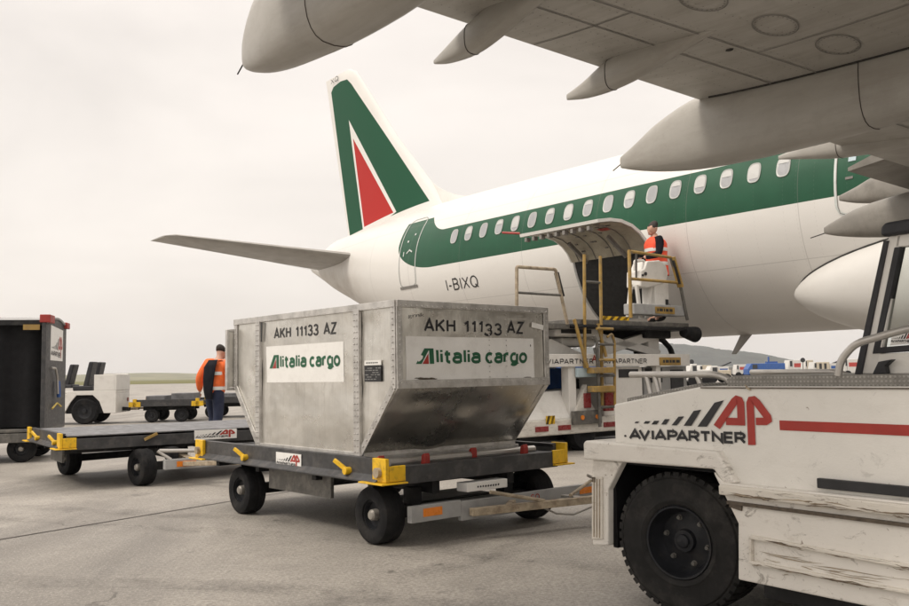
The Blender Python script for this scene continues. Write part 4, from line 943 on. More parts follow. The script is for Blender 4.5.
# ------------------------------------------------------------------ closed baggage cart at the left
CR = math.atan2(.97, -.23); PC = Vector((-6.13, 13.25, 0))     # first axis = depth (away), second = to the right
cart = thing('baggage_cart', 'tall black baggage cart with an open front and red roof corners, at the frame edge', 'cart', PC, CR)
W_ = -3.1; D_ = 1.5; Z0, Z1 = .50, 2.10
b = MB(); b.box(0, D_, W_, 0, Z0 - .05, Z0); b.box(0, D_, W_, 0, Z0 - .2, Z0 - .06); b.build('cart_floor', 'frame', cart, bevel=.01)
b = MB(); b.box(D_ - .03, D_, W_, 0, Z0, Z1); b.build('back_wall', 'black', cart)
for y in (W_, -.02):
    b = MB(); n_ = 12
    poly = [(0, y, Z0), (D_, y, Z0)] + [(D_ * (1 - i / n_), y, Z1 - .02 + .10 * math.sin(math.pi * i / n_)) for i in range(n_ + 1)]
    b.prism(poly, (0, .02, 0)); o = b.build('end_wall', 'darksteel', cart)
    if y > -1:
        b = MB(); b.prism([(.28, .001, 1.52), (1.2, .001, 1.52), (1.2, .001, 2.02), (.28, .001, 2.06)], (0, .006, 0)); q = b.build('sticker', 'sign', cart)
        emblem('black_emblem', q, lambda p: (.28 + .92 * (p[0] - 115) / 375., .0085, 1.5 + .5 * (1 - (p[1] - 60) / 170.)))
        b = MB(); b.tube([(.25, .03, 1.40), (.45, .05, 1.40), (.6, .05, 1.25), (.6, .06, 1.0)], .018, 8, .05); b.build('grab_handle', 'steel', cart)
        b = MB(); b.tube([(.66, .05, 1.2), (.68, .06, .95)], .03, 8); b.build('latch', 'bluepaint', cart)
        b = MB(); b.tube([(.35, .03, .78), (.6, .05, .86), (.9, .05, .80)], .014, 8, .04); b.build('rope_loop', 'rope', cart)
b = MB(); b.loft([[(D_ * i / 12 - .0, y, Z1 + .10 * math.sin(math.pi * i / 12)) for i in range(13)] + [(D_ * i / 12, y, Z1 - .03 + .10 * math.sin(math.pi * i / 12)) for i in range(12, -1, -1)] for y in (W_ - .02, .02)], True, True, False); b.build('cart_roof', 'greypanel', cart)
for y in (0, W_):
    b = MB(); b.box(-.03, .06, y - .06, y + .0, Z0, Z1); b.build('front_post', 'darksteel', cart, bevel=.006)
    b = MB(); b.box(-.05, .28, y - .09, y + .06, Z1 - .02, Z1 + .10); b.build('roof_corner', 'red', cart, bevel=.01)
    b = MB(); b.box(D_ - .2, D_ + .04, y - .09, y + .05, Z1 - .04, Z1 + .06); b.build('roof_corner', 'red', cart, bevel=.01)
b = MB(); b.box(-.02, .03, W_, 0, Z1 - .06, Z1 + .02); b.build('front_header', 'black', cart, bevel=.004)
b = MB(); b.box(-.03, -.015, -.32, -.09, Z1 - .13, Z1 - .05); b.build('reflector', 'yellowdirty', cart)
b = MB(); b.loft([[(.05, -1.6, Z1 + .08), (1.3, -1.6, Z1 + .12), (1.3, -.9, Z1 + .12), (.05, -.9, Z1 + .08)], [(.2, -1.4, Z1 + .16), (1.1, -1.4, Z1 + .2), (1.1, -1.0, Z1 + .17), (.2, -1.0, Z1 + .14)]]); b.build('rolled_curtain', 'red', cart)
MT['curtain'] = M('black_tarpaulin', (.008, .008, .009), .7, var=.3, bump=.02, bscale=5, spec=.2)
b = MB(); n_ = 50; b.loft([[(.12 + .05 * math.sin(i * .9) * (1 - .3 * q), W_ + .03 + (-W_ - .12) * i / n_, z) for i in range(n_ + 1)] for q, z in ((0, Z0 + .02), (.5, 1.2), (1, Z1 - .02))], False, False, True); b.build('side_curtain', 'curtain', cart, angle=80)
for u in (.2, D_ - .2):
    for y in (-.35, W_ + .45): wheel(cart, (u, y, .2), -1 if u < .5 else 1, .2, .16, yaw=R(90))
b = MB(); b.bar((.2, -.35, .2), (D_ - .2, -.35, .2), .08, .08); b.bar((.2, W_ + .45, .2), (D_ - .2, W_ + .45, .2), .08, .08); b.build('axle', 'black', cart)
# ------------------------------------------------------------------ people
def skin_mesh(name, chains, m, parent, sub=2, faces=None, disp=0):
    """chains: lists of (x, y, z, r); a chain starting on an existing joint is welded to it"""
    vs, es, rs, idx = [], [], [], {}
    def vid(p):
        key = tuple(round(a, 4) for a in p[:3])
        if key not in idx: idx[key] = len(vs); vs.append(p[:3]); rs.append(p[3] if isinstance(p[3], tuple) else (p[3], p[3]))
        return idx[key]
    for ch in chains:
        ids = [vid(p) for p in ch]
        for a, c in zip(ids, ids[1:]):
            if a != c: es.append((a, c))
    me = bpy.data.meshes.new(name); me.from_pydata(vs, es, []); o = bpy.data.objects.new(name, me); COL.objects.link(o)
    md = o.modifiers.new('skin', 'SKIN'); md.use_smooth_shade = True
    for i, sv in enumerate(me.skin_vertices[0].data): sv.radius = rs[i]; sv.use_root = (i == 0)
    s = o.modifiers.new('sub', 'SUBSURF'); s.levels = s.render_levels = sub
    bpy.context.view_layer.update(); dg = bpy.context.evaluated_depsgraph_get()
    m2 = bpy.data.meshes.new_from_object(o.evaluated_get(dg)); bpy.data.objects.remove(o); bpy.data.meshes.remove(me)
    m2.polygons.foreach_set('use_smooth', [True] * len(m2.polygons)); m2.materials.clear(); m2.materials.append(MT[m])
    o = bpy.data.objects.new(name, m2); COL.objects.link(o)
    if parent: o.parent = parent
    return o
def hand(chains, w0, d, side, up, curl=.5):
    """five fingers from a palm; d = direction of the hand, side = towards the thumb, up = back of the hand"""
    d, side, up = Vector(d).normalized(), Vector(side).normalized(), Vector(up).normalized(); w0 = Vector(w0)
    palm = w0 + d * .05; knk = w0 + d * .09
    chains.append([(*w0, .026), (*palm, (.036, .020))])
    for k, (o, L) in enumerate(((.030, .072), (.010, .080), (-.010, .074), (-.029, .058))):
        a = knk + side * o; b_ = a + (d * math.cos(curl) - up * math.sin(curl)) * L * .5; c = b_ + (d * math.cos(curl * 2.2) - up * math.sin(curl * 2.2)) * L * .5
        chains.append([(*palm, (.036, .020)), (*a, .0105), (*b_, .009), (*c, .0075)])
    a = w0 + d * .035 + side * .035; b_ = a + (d * .8 + side * .5 - up * .2).normalized() * .035; c = b_ + (d - up * .4).normalized() * .028
    chains.append([(*palm, (.036, .020)), (*a, .013), (*b_, .011), (*c, .0085)])
def person(label, loc, rz, J, top, trousers, group, sleeves, hairm='hair'):
    """J: joints in the person's frame, x = forwards, y = left, z up"""
    p = thing('person', label, 'person', loc, rz, group)
    V = {k: Vector(v) for k, v in J.items()}; hd = V['head']; f = (V['face'] - hd).normalized(); ch = []
    ch.append([(*V['pelvis'], .13), (*V['waist'], (.125, .11)), (*V['chest'], (.155, .125)), (*V['neck'], .062), (*(V['neck'].lerp(hd, .45)), .058), (*hd, (.082, .092)), (*(hd + Vector((0, 0, .075)) - f * .01), (.070, .08))])
    for s in 'LR':
        ch.append([(*V['chest'], (.155, .125)), (*V['sho' + s], .068), (*V['elb' + s], .046), (*V['wri' + s], .030)])
        ch.append([(*V['pelvis'], .13), (*V['hip' + s], .098), (*V['kne' + s], .066), (*V['ank' + s], .045), (*V['toe' + s], .04)])
        d = (V['wri' + s] - V['elb' + s]).normalized(); sd = f.cross(Vector((0, 0, 1))) * (1 if s == 'L' else -1)
        sd = (sd - d * sd.dot(d)).normalized(); up = d.cross(sd) * (1 if s == 'L' else -1)
        hand(ch, V['wri' + s] + d * .01, d, f - d * f.dot(d) if abs(f.dot(d)) < .9 else sd, sd * (-1 if s == 'L' else 1), .55)
    lat = f.cross(Vector((0, 0, 1))).normalized()
    fc = hd - Vector((0, 0, .012))
    ch.append([(*hd, (.082, .092)), (*(fc + f * .088), .020), (*(fc + f * .112 - Vector((0, 0, .012))), .014)])     # nose
    ch.append([(*hd, (.082, .092)), (*(fc + f * .066 - Vector((0, 0, .075))), .032)])                               # chin
    for s in (1, -1): ch.append([(*hd, (.082, .092)), (*(fc + lat * .086 * s - f * .012), .016), (*(fc + lat * .098 * s - f * .02 + Vector((0, 0, .015))), .012)])
    body = skin_mesh('body', ch, 'skin', p)
    for s in (1, -1):
        b = MB(False); b.sphere(fc + f * .082 + lat * .031 * s + Vector((0, 0, .014)), .011, 8); b.build('eye', 'letter', p)
    b = MB(False); q = fc + f * .088 - Vector((0, 0, .052)); b.bar(q - lat * .022, q + lat * .022, .008, .008); b.build('mouth', 'redlet', p, bevel=.002)
    # hair: a cap over the skull
    b = MB(False); rings = []
    c = hd + Vector((0, 0, .03)) - f * .012
    for i in range(9):
        a = math.pi * .62 * i / 8 + .001; rr = []
        for j in range(20):
            t = 2 * math.pi * j / 20; g = math.cos(t); aa = a * (1 - .38 * max(0, g)); rr.append(c + (f * (math.sin(aa) * math.cos(t) * .106) + lat * (math.sin(aa) * math.sin(t) * .094) + Vector((0, 0, math.cos(aa) * .103))))
        rings.append(rr)
    b.loft(rings, True); b.build('hair', hairm, p, angle=80)
    bk = 1.26 if sleeves == top else 1.0
    tor = [(*(V['pelvis'] + Vector((0, 0, -.10))), (.175 * bk, .16 * bk)), (*V['waist'], (.16 * bk, .145 * bk)), (*V['chest'], (.185 * bk, .155 * bk)), (*(V['neck'] - Vector((0, 0, .05))), (.085, .08))]
    arms = [[(*V['chest'], (.185 * bk, .155 * bk)), (*V['sho' + s], .088 * bk), (*V['elb' + s], .068 * bk), (*(V['wri' + s].lerp(V['elb' + s], .1)), .048)] for s in 'LR']
    if sleeves == top: skin_mesh('jacket', [tor] + arms, top, p)
    else:
        skin_mesh('pullover', [[(x, y, z, (r[0] * .8, r[1] * .8)) for x, y, z, r in tor]] + [[(*a[0][:3], (.15, .12))] + a[1:] for a in arms], sleeves, p)
        lz = Vector((0, 0, 1)); b = MB(False); rings = []
        fw = Vector((lat.y, -lat.x, 0))
        for c0, a_, b_ in ((V['pelvis'] - lz * .13, .215, .185), (V['pelvis'] + lz * .05, .20, .175), (V['waist'], .195, .17), (V['waist'].lerp(V['chest'], .6), .215, .180), (V['chest'] + lz * .02, .222, .178), (V['chest'].lerp(V['neck'], .45), .205, .150), (V['chest'].lerp(V['neck'], .72), .15, .125), (V['neck'] - lz * .015, .082, .085)):
            rings.append([c0 + lat * (a_ * math.copysign(abs(math.sin(t)) ** .8, math.sin(t))) + fw * (b_ * math.cos(t)) for t in (2 * math.pi * q / 32 for q in range(32))])
        b.loft(rings, False); b.build('vest', top, p, angle=80)
    for z, rad in (((V['waist'].z * .45 + V['pelvis'].z * .55), .0), ((V['waist'].z * .35 + V['chest'].z * .65), .02)):
        lo, hi_ = (V['pelvis'], V['waist']) if z < V['waist'].z else (V['waist'], V['chest'])
        t = (z - lo.z) / (hi_.z - lo.z); cc = lo.lerp(hi_, t)
        ra = (.205 if sleeves == top else .212) + rad * .6; rb = (.185 if sleeves == top else .186) + rad * .2; b = MB(False)
        b.loft([[cc + lat * (ra * k * math.sin(a)) + Vector((lat.y, -lat.x, 0)) * (rb * k * math.cos(a)) + Vector((0, 0, dz)) for a in (2 * math.pi * i / 32 for i in range(32))] for k, dz in ((.99, -.03), (1.0, 0), (.99, .03))], False)
        b.build('reflective_stripe', 'tape', p)
    skin_mesh('trousers', [[(*(V['pelvis'] + Vector((0, 0, .13))), .15)] + [(*V['pelvis'], .15)], *[[(*V['pelvis'], .15), (*V['hip' + s], .118), (*V['kne' + s], .086), (*(V['ank' + s] + Vector((0, 0, .04))), .072)] for s in 'LR']], trousers, p)
    for s in 'LR': skin_mesh('boot', [[(*(V['ank' + s] + Vector((0, 0, .06))), .062), (*(V['ank' + s] - Vector((0, 0, .03))), .056), (*(V['toe' + s]), (.05, .04))]], 'boot', p)
    return p
# the loader's operator, looking down at the console
PJ = dict(pelvis=(0, 0, .95), waist=(.01, 0, 1.12), chest=(.02, 0, 1.36), neck=(.03, 0, 1.53), head=(.07, 0, 1.665), face=(.16, .015, 1.615), shoL=(.03, .20, 1.45), shoR=(.03, -.20, 1.45), elbL=(.10, .27, 1.17), elbR=(.06, -.29, 1.17), wriL=(.36, .18, 1.12), wriR=(.33, -.20, 1.10),
          hipL=(0, .10, .90), hipR=(0, -.10, .90), kneL=(.03, .12, .49), kneR=(.02, -.12, .49), ankL=(-.02, .13, .09), ankR=(-.02, -.13, .09), toeL=(.15, .15, .04), toeR=(.15, -.15, .04))
def acw(x, y, z): return Vector((C0.x, C0.y, 0)) + Matrix.Rotation(ACROT, 3, 'Z') @ Vector((x, -y, z))
FZ = 2.06
person('person in a red high visibility vest over dark sleeves, standing on the raised loader platform', acw(6.25, 2.30, FZ + .0), R(195), PJ, 'hivis_red', 'navy', None, 'navy')
# the walker behind the dollies, seen from behind
QJ = dict(pelvis=(0, 0, .95), waist=(.02, 0, 1.12), chest=(.06, 0, 1.38), neck=(.11, 0, 1.55), head=(.18, 0, 1.665), face=(.28, 0, 1.61), shoL=(.07, .21, 1.47), shoR=(.07, -.21, 1.47), elbL=(-.02, .34, 1.20), elbR=(.10, -.30, 1.20), wriL=(.06, .40, .95), wriR=(.30, -.24, 1.06),
          hipL=(0, .10, .90), hipR=(0, -.10, .90), kneL=(.10, .11, .50), kneR=(-.02, -.11, .49), ankL=(.02, .11, .09), ankR=(-.16, -.11, .11), toeL=(.19, .12, .04), toeR=(.0, -.12, .04))
MT['ginger'] = M('reddish_bald_skin', (.48, .24, .16), .5, var=.1)
pw = person('person in an orange jacket with a black back panel, walking behind the empty dolly', (-4.30, 15.8, 0), R(62), QJ, 'hivis_orange', 'denim', None, 'hivis_orange', 'hair')
b = MB(False)
rows = []
for z, x, hw, dp in ((.84, -.16, .09, .03), (1.0, -.175, .12, .045), (1.2, -.165, .14, .05), (1.4, -.135, .15, .05), (1.53, -.05, .12, .04)):
    rows.append([(x - dp * math.cos(a) * .6 - .02, -.035 + hw * .9 * math.sin(a), z) for a in (2 * math.pi * i / 20 for i in range(20))])
b.loft(rows); b.build('back_panel', 'navy', pw, angle=80)

# ------------------------------------------------------------------ container loader under the open door
ld = thing('container_loader', 'white scissor lift container loader with yellow ladder and raised platform under the cargo door', 'loader', acw(5.4, 4, 0), ACROT)
KX = 6.7
class LB(MB):
    """loader coordinates: x, y as on the aircraft, z above the ground"""
    def build(s, *a, **k):
        s.v = [(x - 5.4, y - 4, z) for x, y, z in s.v]; return MB.build(s, *a, **k)
def Q(y, z, x=KX):
    k = (16.16 - x) / 9.96; return (x, 14.86 + k * (y - 14.86), 1.2 + k * (z - 1.2))
def qb(b, y0, y1, z0, z1, x0, x1):
    a, c = Q(min(y0, y1), min(z0, z1), x1), Q(max(y0, y1), max(z0, z1), x1); return b.box(x0, x1, a[1], c[1], a[2], c[2])
b = LB(); qb(b, 7.6, 1.6, .22, .47, KX - 2.5, KX); ch = b.build('chassis', 'whitedirty', ld, bevel=.02)
b = LB(); a0, a1, a2, a3 = Q(7.6, .47), Q(3.85, .47), Q(3.95, .93), Q(7.6, .80)
b.prism([(KX - .02, a0[1], a0[2]), (KX - .02, a1[1], a1[2]), (KX - .25, a2[1], a2[2]), (KX - .25, a3[1], a3[2])], (-1.0, 0, 0)); b.build('front_deck', 'white', ch, bevel=.01)
for y in (5.18, 4.68, 3.62, 6.3, 2.7):
    b = LB(); qb(b, y - .14, y + .14, .29, .37, KX, KX + .012); b.build('red_reflector', 'redrefl', ch)
for y in (4.33, 3.98):
    b = LB(); q = Q(y, .475); b.cyl((KX + .05, q[1], q[2]), (KX + .065, q[1], q[2]), .036, n=16); b.build('marker_lamp', 'orange', ch)
b = LB(); qb(b, 4.48, 3.80, .36, .58, KX, KX + .05); b.build('lamp_housing', 'frame', ch, bevel=.008)
b = LB(); q0 = Q(5.12, .36); 
def hazard(parent, fm, n, name='hazard_stripe'):
    o = LB(); o.add([fm(0, 0), fm(1, 0), fm(1, 1), fm(0, 1)], [(0, 1, 2, 3)]); p = o.build(name, 'yellow', parent)
    q = LB()
    for i in range(n): s = i / n; q.add([fm(s, 0), fm(s + .5 / n, 0), fm(min(1, s + 1 / n), 1), fm(s + .5 / n, 1)], [(0, 1, 2, 3)])
    q.build('black_stripe', 'letter', p); return p
def fmQ(y0, y1, z0, z1, x): 
    return lambda s, t: (x, Q(y0 + (y1 - y0) * s, 0)[1], Q(0, z0 + (z1 - z0) * t)[2])
p = hazard(ch, fmQ(5.10, 4.90, .40, .53, KX + .004), 2)
hzb = LB()
for i in range(0): pass
# dark running gear and wheels
for y in (6.9, 4.2, 2.2):
    for x, s in ((KX - .14, 1), (KX - 2.36, -1)):
        q = Q(y, 0); c = (x - 5.4, q[1] - 4, .27); ax = (1 if s > 0 else -1, 0, 0)
        t = MB().lathe(c, ax, [(.13, -.1), (.24, -.11), (.27, -.06), (.27, .06), (.24, .11), (.13, .1), (.02, .06)], 28); t.build('wheel', 'rubber', ld)
b = LB(); qb(b, 7.2, 1.9, .02 + .12, .24, KX - 2.3, KX - .35); b.build('underframe', 'black', ld)
# posts, cabinets, upper frame with lettering
for y, wd in ((4.48, .17), (6.3, .15), (2.3, .12)):
    b = LB(); qb(b, y - wd / 2, y + wd / 2, .45, 1.29, KX - .2, KX - .04); b.build('frame_post', 'white', ld, bevel=.01)
b = LB(); qb(b, 7.4, 1.39, 1.29, 1.50, KX - .12, KX); tb = b.build('upper_beam', 'white', ld, bevel=.01)
b = LB(); qb(b, 7.4, 1.39, 1.29, 1.50, KX - 2.5, KX - 2.38); b.build('upper_beam', 'white', ld, bevel=.01)
b = LB(); qb(b, 7.4, 1.6, 1.40, 1.47, KX - 2.38, KX - .12); b.build('main_deck', 'frame', ld)
for y0, y1 in ((5.15, 3.98), (3.72, 2.62)):
    b = LB(); stext(b, 'AVIAPARTNER', lambda s, t: (KX + .004, Q(y0 + (y1 - y0) * s, 0)[1], Q(0, 1.335 + .085 * t)[2]), 1.11 / .08, .17, .13); b.build('lettering', 'letter', tb)
b = LB(); stext(b, 'A', lambda s, t: (KX + .004, Q(4.0 - .1 * s, 0)[1], Q(0, 1.37 + .11 * t)[2]), .9, .2); b.build('red_emblem', 'redlet', tb)
b = LB(); qb(b, 2.25, 1.66, 1.30, 1.44, KX + .003, KX + .018); yp = b.build('warning_plate', 'yellowdirty', tb)
b = LB()
for s0, s1 in ((0, .1), (.15, .34), (.39, .5), (.55, .72), (.78, 1)): b.add([(KX + .021, Q(2.19 - .47 * s, 0)[1], Q(0, z)[2]) for s, z in ((s0, 1.345), (s1, 1.345), (s1, 1.395), (s0, 1.395))], [(0, 1, 2, 3)])
b.build('worn_print', 'letter', yp)
b = LB(); qb(b, 3.75, 2.75, .47, 1.28, KX - 1.2, KX - .08); cb = b.build('engine_cabinet', 'white', ld, bevel=.015)
b = LB(); qb(b, 3.35, 2.85, 1.10, 1.24, KX - .081, KX - .07); b.build('vent', 'letter', cb)
b = LB(); qb(b, 3.70, 3.45, 1.0, 1.22, KX - .081, KX - .06); b.build('gauge_box', 'greypanel', cb, bevel=.008)
b = LB(); qb(b, 2.7, 1.5, .47, 1.28, KX - 1.4, KX - .15); cc = b.build('side_cabinet', 'greypanel', ld, bevel=.015)
b = LB(); qb(b, 2.65, 2.2, 1.0, 1.25, KX - .151, KX - .13); b.build('dark_opening', 'letter', cc)
b = LB(); qb(b, 1.95, 1.6, .85, 1.22, KX - .151, KX - .13); b.build('dark_opening', 'letter', cc)
b = LB(); qb(b, 6.2, 3.8, .47, 1.25, KX - 2.0, KX - 1.6); b.build('machinery_block', 'black', ld)
for y in (5.9, 5.3, 4.2): 
    b = LB(); qb(b, y - .18, y + .18, .5, 1.1, KX - 1.2, KX - .6); b.build('hydraulic_tank', 'black' if y < 5.5 else 'bluepaint', ld, bevel=.03)
b = LB(); qb(b, 4.36, 3.90, 1.12, 1.27, KX - .02, KX + .03); b.build('blue_cover', 'bluetube', ld, bevel=.01)
b = LB(); qb(b, 5.25, 4.62, .86, 1.27, KX - .9, KX - .86); b.build('blue_panel', 'bluepaint', ld)
# scissor arms up to the platform
for x in (KX - .35, KX - 2.1):
    b = LB(); b.bar(Q(3.9, 1.52, x), Q(2.0, 1.93, x), .12, .16); b.bar(Q(2.3, 1.5, x), Q(4.4, 1.88, x), .12, .13); b.build('scissor_arm', 'white', ld, bevel=.012)
b = LB(); b.prism([Q(5.3, 1.50, KX - .3), Q(4.2, 1.50, KX - .3), Q(4.95, 1.74, KX - .3)], (-.05, 0, 0)); b.build('support_plate', 'white', ld, bevel=.006)
b = LB(); b.tube([Q(2.9, 1.5, KX - .6), Q(2.6, 1.72, KX - .5), Q(2.2, 1.78, KX - .4), Q(1.95, 1.6, KX - .4), Q(1.9, 1.48, KX - .4)], .05, 10, .1); b.build('hydraulic_hose', 'black', ld)
b = LB(); qb(b, 4.82, 3.82, 1.78, 1.97, KX - 1.9, KX - .2); qb(b, 4.7, 3.9, 1.62, 1.76, KX - 1.5, KX - .4); wb = b.build('bridge_drive_housing', 'white', ld, bevel=.04)
b = LB(); qb(b, 4.7, 4.0, 1.83, 1.90, KX - .2, KX - .19); b.build('dark_slot', 'letter', wb)
b = LB(); qb(b, 2.55, 2.25, 1.35, 1.92, KX - .7, KX - .35); b.build('lift_column', 'white', ld, bevel=.02)
b = LB(); qb(b, 2.6, 1.9, 1.78, 2.0, KX - 1.6, KX - .2); b.build('dark_drive_block', 'black', ld, bevel=.03)
# platform
b = LB(); qb(b, 4.40, 1.38, 1.98, 2.065, KX - 2.6, KX + .0); pf = b.build('platform', 'frame', ld, bevel=.01)
b = LB(); qb(b, 4.40, 1.30, 1.93, 1.98, KX - 2.5, KX + .06); b.build('platform_edge', 'black', pf, bevel=.01)
b = LB(); b.cyl(Q(1.55, 1.9), Q(1.2, 1.86), .09, .14); b.build('rubber_buffer', 'rubber', pf)
hazard(pf, fmQ(3.75, 3.05, 2.07, 2.135, KX + .006), 4)
b = LB(); qb(b, 3.75, 3.05, 2.07, 2.135, KX - .02, KX + .002); b.build('toe_board', 'yellowdirty', pf)
b = LB(); qb(b, 2.90, 1.45, 2.19, 2.38, KX - .25, KX - .02); gb = b.build('control_housing', 'greypanel', pf, bevel=.015)
b = LB(); qb(b, 2.32, 1.78, 2.22, 2.34, KX - .018, KX - .006); yp = b.build('warning_plate', 'yellowdirty', gb)
b = LB()
for s0, s1 in ((0, .08), (.14, .36), (.42, .5), (.56, .74), (.8, 1)): b.add([(KX - .003, Q(2.27 - .43 * s, 0)[1], Q(0, z)[2]) for s, z in ((s0, 2.26), (s1, 2.26), (s1, 2.31), (s0, 2.31))], [(0, 1, 2, 3)])
b.build('worn_print', 'letter', yp)
def rail(name, segs, m, r=.026, parent=None):
    b = LB()
    for pts in segs: b.tube(pts, r, 8, .03)
    return b.build(name, m, parent or pf, angle=50)
rail('guard_rail', [[Q(3.0, 2.12), Q(2.985, 3.30)]], 'yellowdirty', .030)
rail('guard_rail', [[Q(2.985, 3.28), Q(1.85, 3.25)]], 'yellowdirty')
rail('guard_rail', [[Q(2.99, 2.80), Q(1.68, 2.80)]], 'yellowdirty')
rail('guard_rail', [[Q(1.42, 2.12), Q(1.60, 2.78), Q(1.85, 3.25)]], 'frame', .028)
rail('guard_rail', [[Q(2.82, 2.80), Q(2.80, 3.28)]], 'frame', .018)
b = LB(); b.bar(Q(1.80, 3.26, KX + .03), Q(1.58, 2.72, KX + .03), .03, .12, (1, 0, 0)); yb = b.build('hazard_board', 'yellowdirty', pf, bevel=.004)
b = LB(); b.bar(Q(1.775, 3.2, KX + .048), Q(1.605, 2.78, KX + .048), .004, .05, (1, 0, 0)); b.build('black_stripe', 'letter', yb)
# console: sloping white box on legs with a hooped handle
b = LB(); P = [Q(*q, KX - .12) for q in ((2.70, 2.68), (2.55, 2.66), (2.32, 2.70), (2.0, 2.78), (1.92, 2.95), (1.98, 3.10), (2.16, 3.18), (2.50, 3.14), (2.58, 3.0), (2.68, 2.96))]
b.prism([(KX - .12, p_[1], p_[2]) for p_ in P], (-.32, 0, 0)); co = b.build('control_console', 'white', pf, bevel=.02)
b = LB(); qb(b, 2.32, 1.93, 2.32, 2.78, KX - .42, KX - .13); b.build('console_pedestal', 'white', co, bevel=.015)
b = LB(); b.bar(Q(2.82, 2.70, KX - .2), Q(2.74, 2.12, KX - .2), .05, .05); b.bar(Q(2.42, 2.70, KX - .2), Q(2.58, 2.12, KX - .2), .05, .05); b.bar(Q(2.97, 2.7, KX - .2), Q(3.08, 2.12, KX - .2), .05, .05); b.build('console_leg', 'white', co)
rail('console_hoop', [[Q(2.86, 2.95, KX - .2), Q(2.85, 3.12, KX - .2), Q(2.60, 3.14, KX - .2), Q(2.56, 3.02, KX - .2)]], 'white', .022, co)
b = LB(); q = Q(2.42, 2.93); b.cyl((KX - .12, q[1], q[2]), (KX - .10, q[1], q[2]), .03); q = Q(2.5, 2.9); b.cyl((KX - .12, q[1], q[2]), (KX - .10, q[1], q[2]), .02); b.build('console_knob', 'letter', co)
b = LB(); qb(b, 2.02, 1.95, 2.36, 2.48, KX - .135, KX - .115); b.build('pedestal_latch', 'letter', co)
# tall hand posts and the access ladder
for y, m in ((4.12, 'yellowdirty'), (3.73, 'yellowdirty')):
    rail('hand_post', [[Q(y + .06, .62 if y < 4 else 1.27, KX + .03), Q(y, 3.14, KX + .03)]], m, .026)
rail('post_rung', [[Q(4.12, 2.69, KX + .03), Q(3.73, 2.69, KX + .03)]], 'frame', .02)
rail('ladder_brace', [[Q(4.40, 2.06, KX + .05), Q(4.12, 1.27, KX + .10)]], 'yellowdirty', .028, ld)
rail('ladder_brace', [[Q(3.84, 2.0, KX + .05), Q(3.66, 1.45, KX + .10)]], 'yellowdirty', .026, ld)
rail('ladder_stile', [[Q(3.62, 1.78, KX + .08), Q(3.50, 1.84, KX + .10), Q(3.44, 1.70, KX + .10), Q(3.48, .62, KX + .12)]], 'yellowdirty', .022, ld)
rail('ladder_stile', [[Q(3.94, 1.80, KX + .12), Q(3.88, 1.70, KX + .12), Q(3.86, .30, KX + .12)]], 'frame', .026, ld)
for i in range(6):
    z = .62 + i * .26; t = (z - .45) / 1.6
    rail('ladder_rung', [[Q(3.87, z, KX + .12), Q(3.47, z, KX + .12)]], 'yellowdirty' if i % 2 else 'frame', .022, ld)
for z in (1.23, .92): 
    b = LB(); qb(b, 3.98, 3.46, z - .05, z + .05, KX + .06, KX + .20); b.build('ladder_step', 'yellowdirty', ld, bevel=.01)
b = LB(); qb(b, 4.20, 4.05, .62, .86, KX - .05, KX + .02); b.build('red_box', 'redrefl', ld, bevel=.01)
b = LB(); qb(b, 3.70, 3.50, .55, .95, KX - .02, KX + .05); b.build('red_box', 'redrefl', ld, bevel=.01)
b = LB(); b.prism([Q(4.5, .45, KX - .01), Q(4.15, .45, KX - .01), Q(4.15, 1.0, KX - .01)], (-.1, 0, 0)); b.build('gusset_plate', 'whitedirty', ld)
# guard frame of the rear platform
rail('rear_guard', [[Q(5.66, 2.2), Q(5.64, 2.84), Q(4.80, 2.85), Q(4.56, 1.98)]], 'rust', .026, ld)
rail('rear_guard', [[Q(5.65, 2.44), Q(4.70, 2.44)]], 'frame', .020, ld)
rail('rear_guard', [[Q(4.78, 2.80, KX - .06), Q(4.66, 2.42, KX - .06)]], 'black', .04, ld)
b = LB(); qb(b, 6.9, 4.5, 1.9, 1.99, KX - 2.4, KX - .02); b.build('rear_platform', 'frame', ld, bevel=.01)
for y in (5.6, 6.8):
    b = LB(); b.bar(Q(y, 1.5, KX - .3), Q(y - .1, 1.92, KX - .3), .1, .1); b.build('platform_strut', 'frame', ld)

# ------------------------------------------------------------------ small white tug, and the dollies it draws, at the left
tg = thing('baggage_tug', 'small white open baggage tug with two black seats beyond the black cart', 'tug', (-10.35, 25.0, 0), R(184))
# local: x = forwards (to the left of the picture), y to the far side
def wheel2(parent, c, r, wd, s, name='wheel'):
    t = MB(False).lathe(c, (0, s, 0), [(r * .5, -wd / 2), (r * .88, -wd / 2), (r, -wd / 4), (r, wd / 4), (r * .88, wd / 2), (r * .55, wd * .45)], 28); o = t.build(name, 'rubber', parent)
    MB(False).lathe(c, (0, s, 0), [(r * .55, wd * .4), (r * .45, wd * .3), (r * .2, wd * .3), (r * .18, wd * .5), (.002, wd * .52)], 20).build('rim', 'rimdark', o)
b = MB(False)
prof_ = [(-.95, .30), (-.62, .30), (-.50, .62), (-.32, .80), (.12, .80), (.28, .60), (.44, .30), (2.1, .30), (2.1, .95), (1.2, .95), (1.05, .78), (.35, .85), (.35, .92), (-.95, .92)]
b.prism([(x, -.62, z) for x, z in prof_], (0, .05, 0)); b.prism([(x, .57, z) for x, z in prof_], (0, .05, 0)); b.box(-.95, 1.0, -.57, .57, .85, .92); b.box(-.95, -.64, -.57, .57, .3, .85); b.box(.5, 2.1, -.57, .57, .3, .9); tb_ = b.build('tug_body', 'white', tg, bevel=.012)
b = MB(False); b.box(-.96, -.90, -.62, .62, .92, 1.36); b.box(-.93, -.35, .58, .62, .92, 1.36); b.build('rear_panel', 'white', tg, bevel=.01)
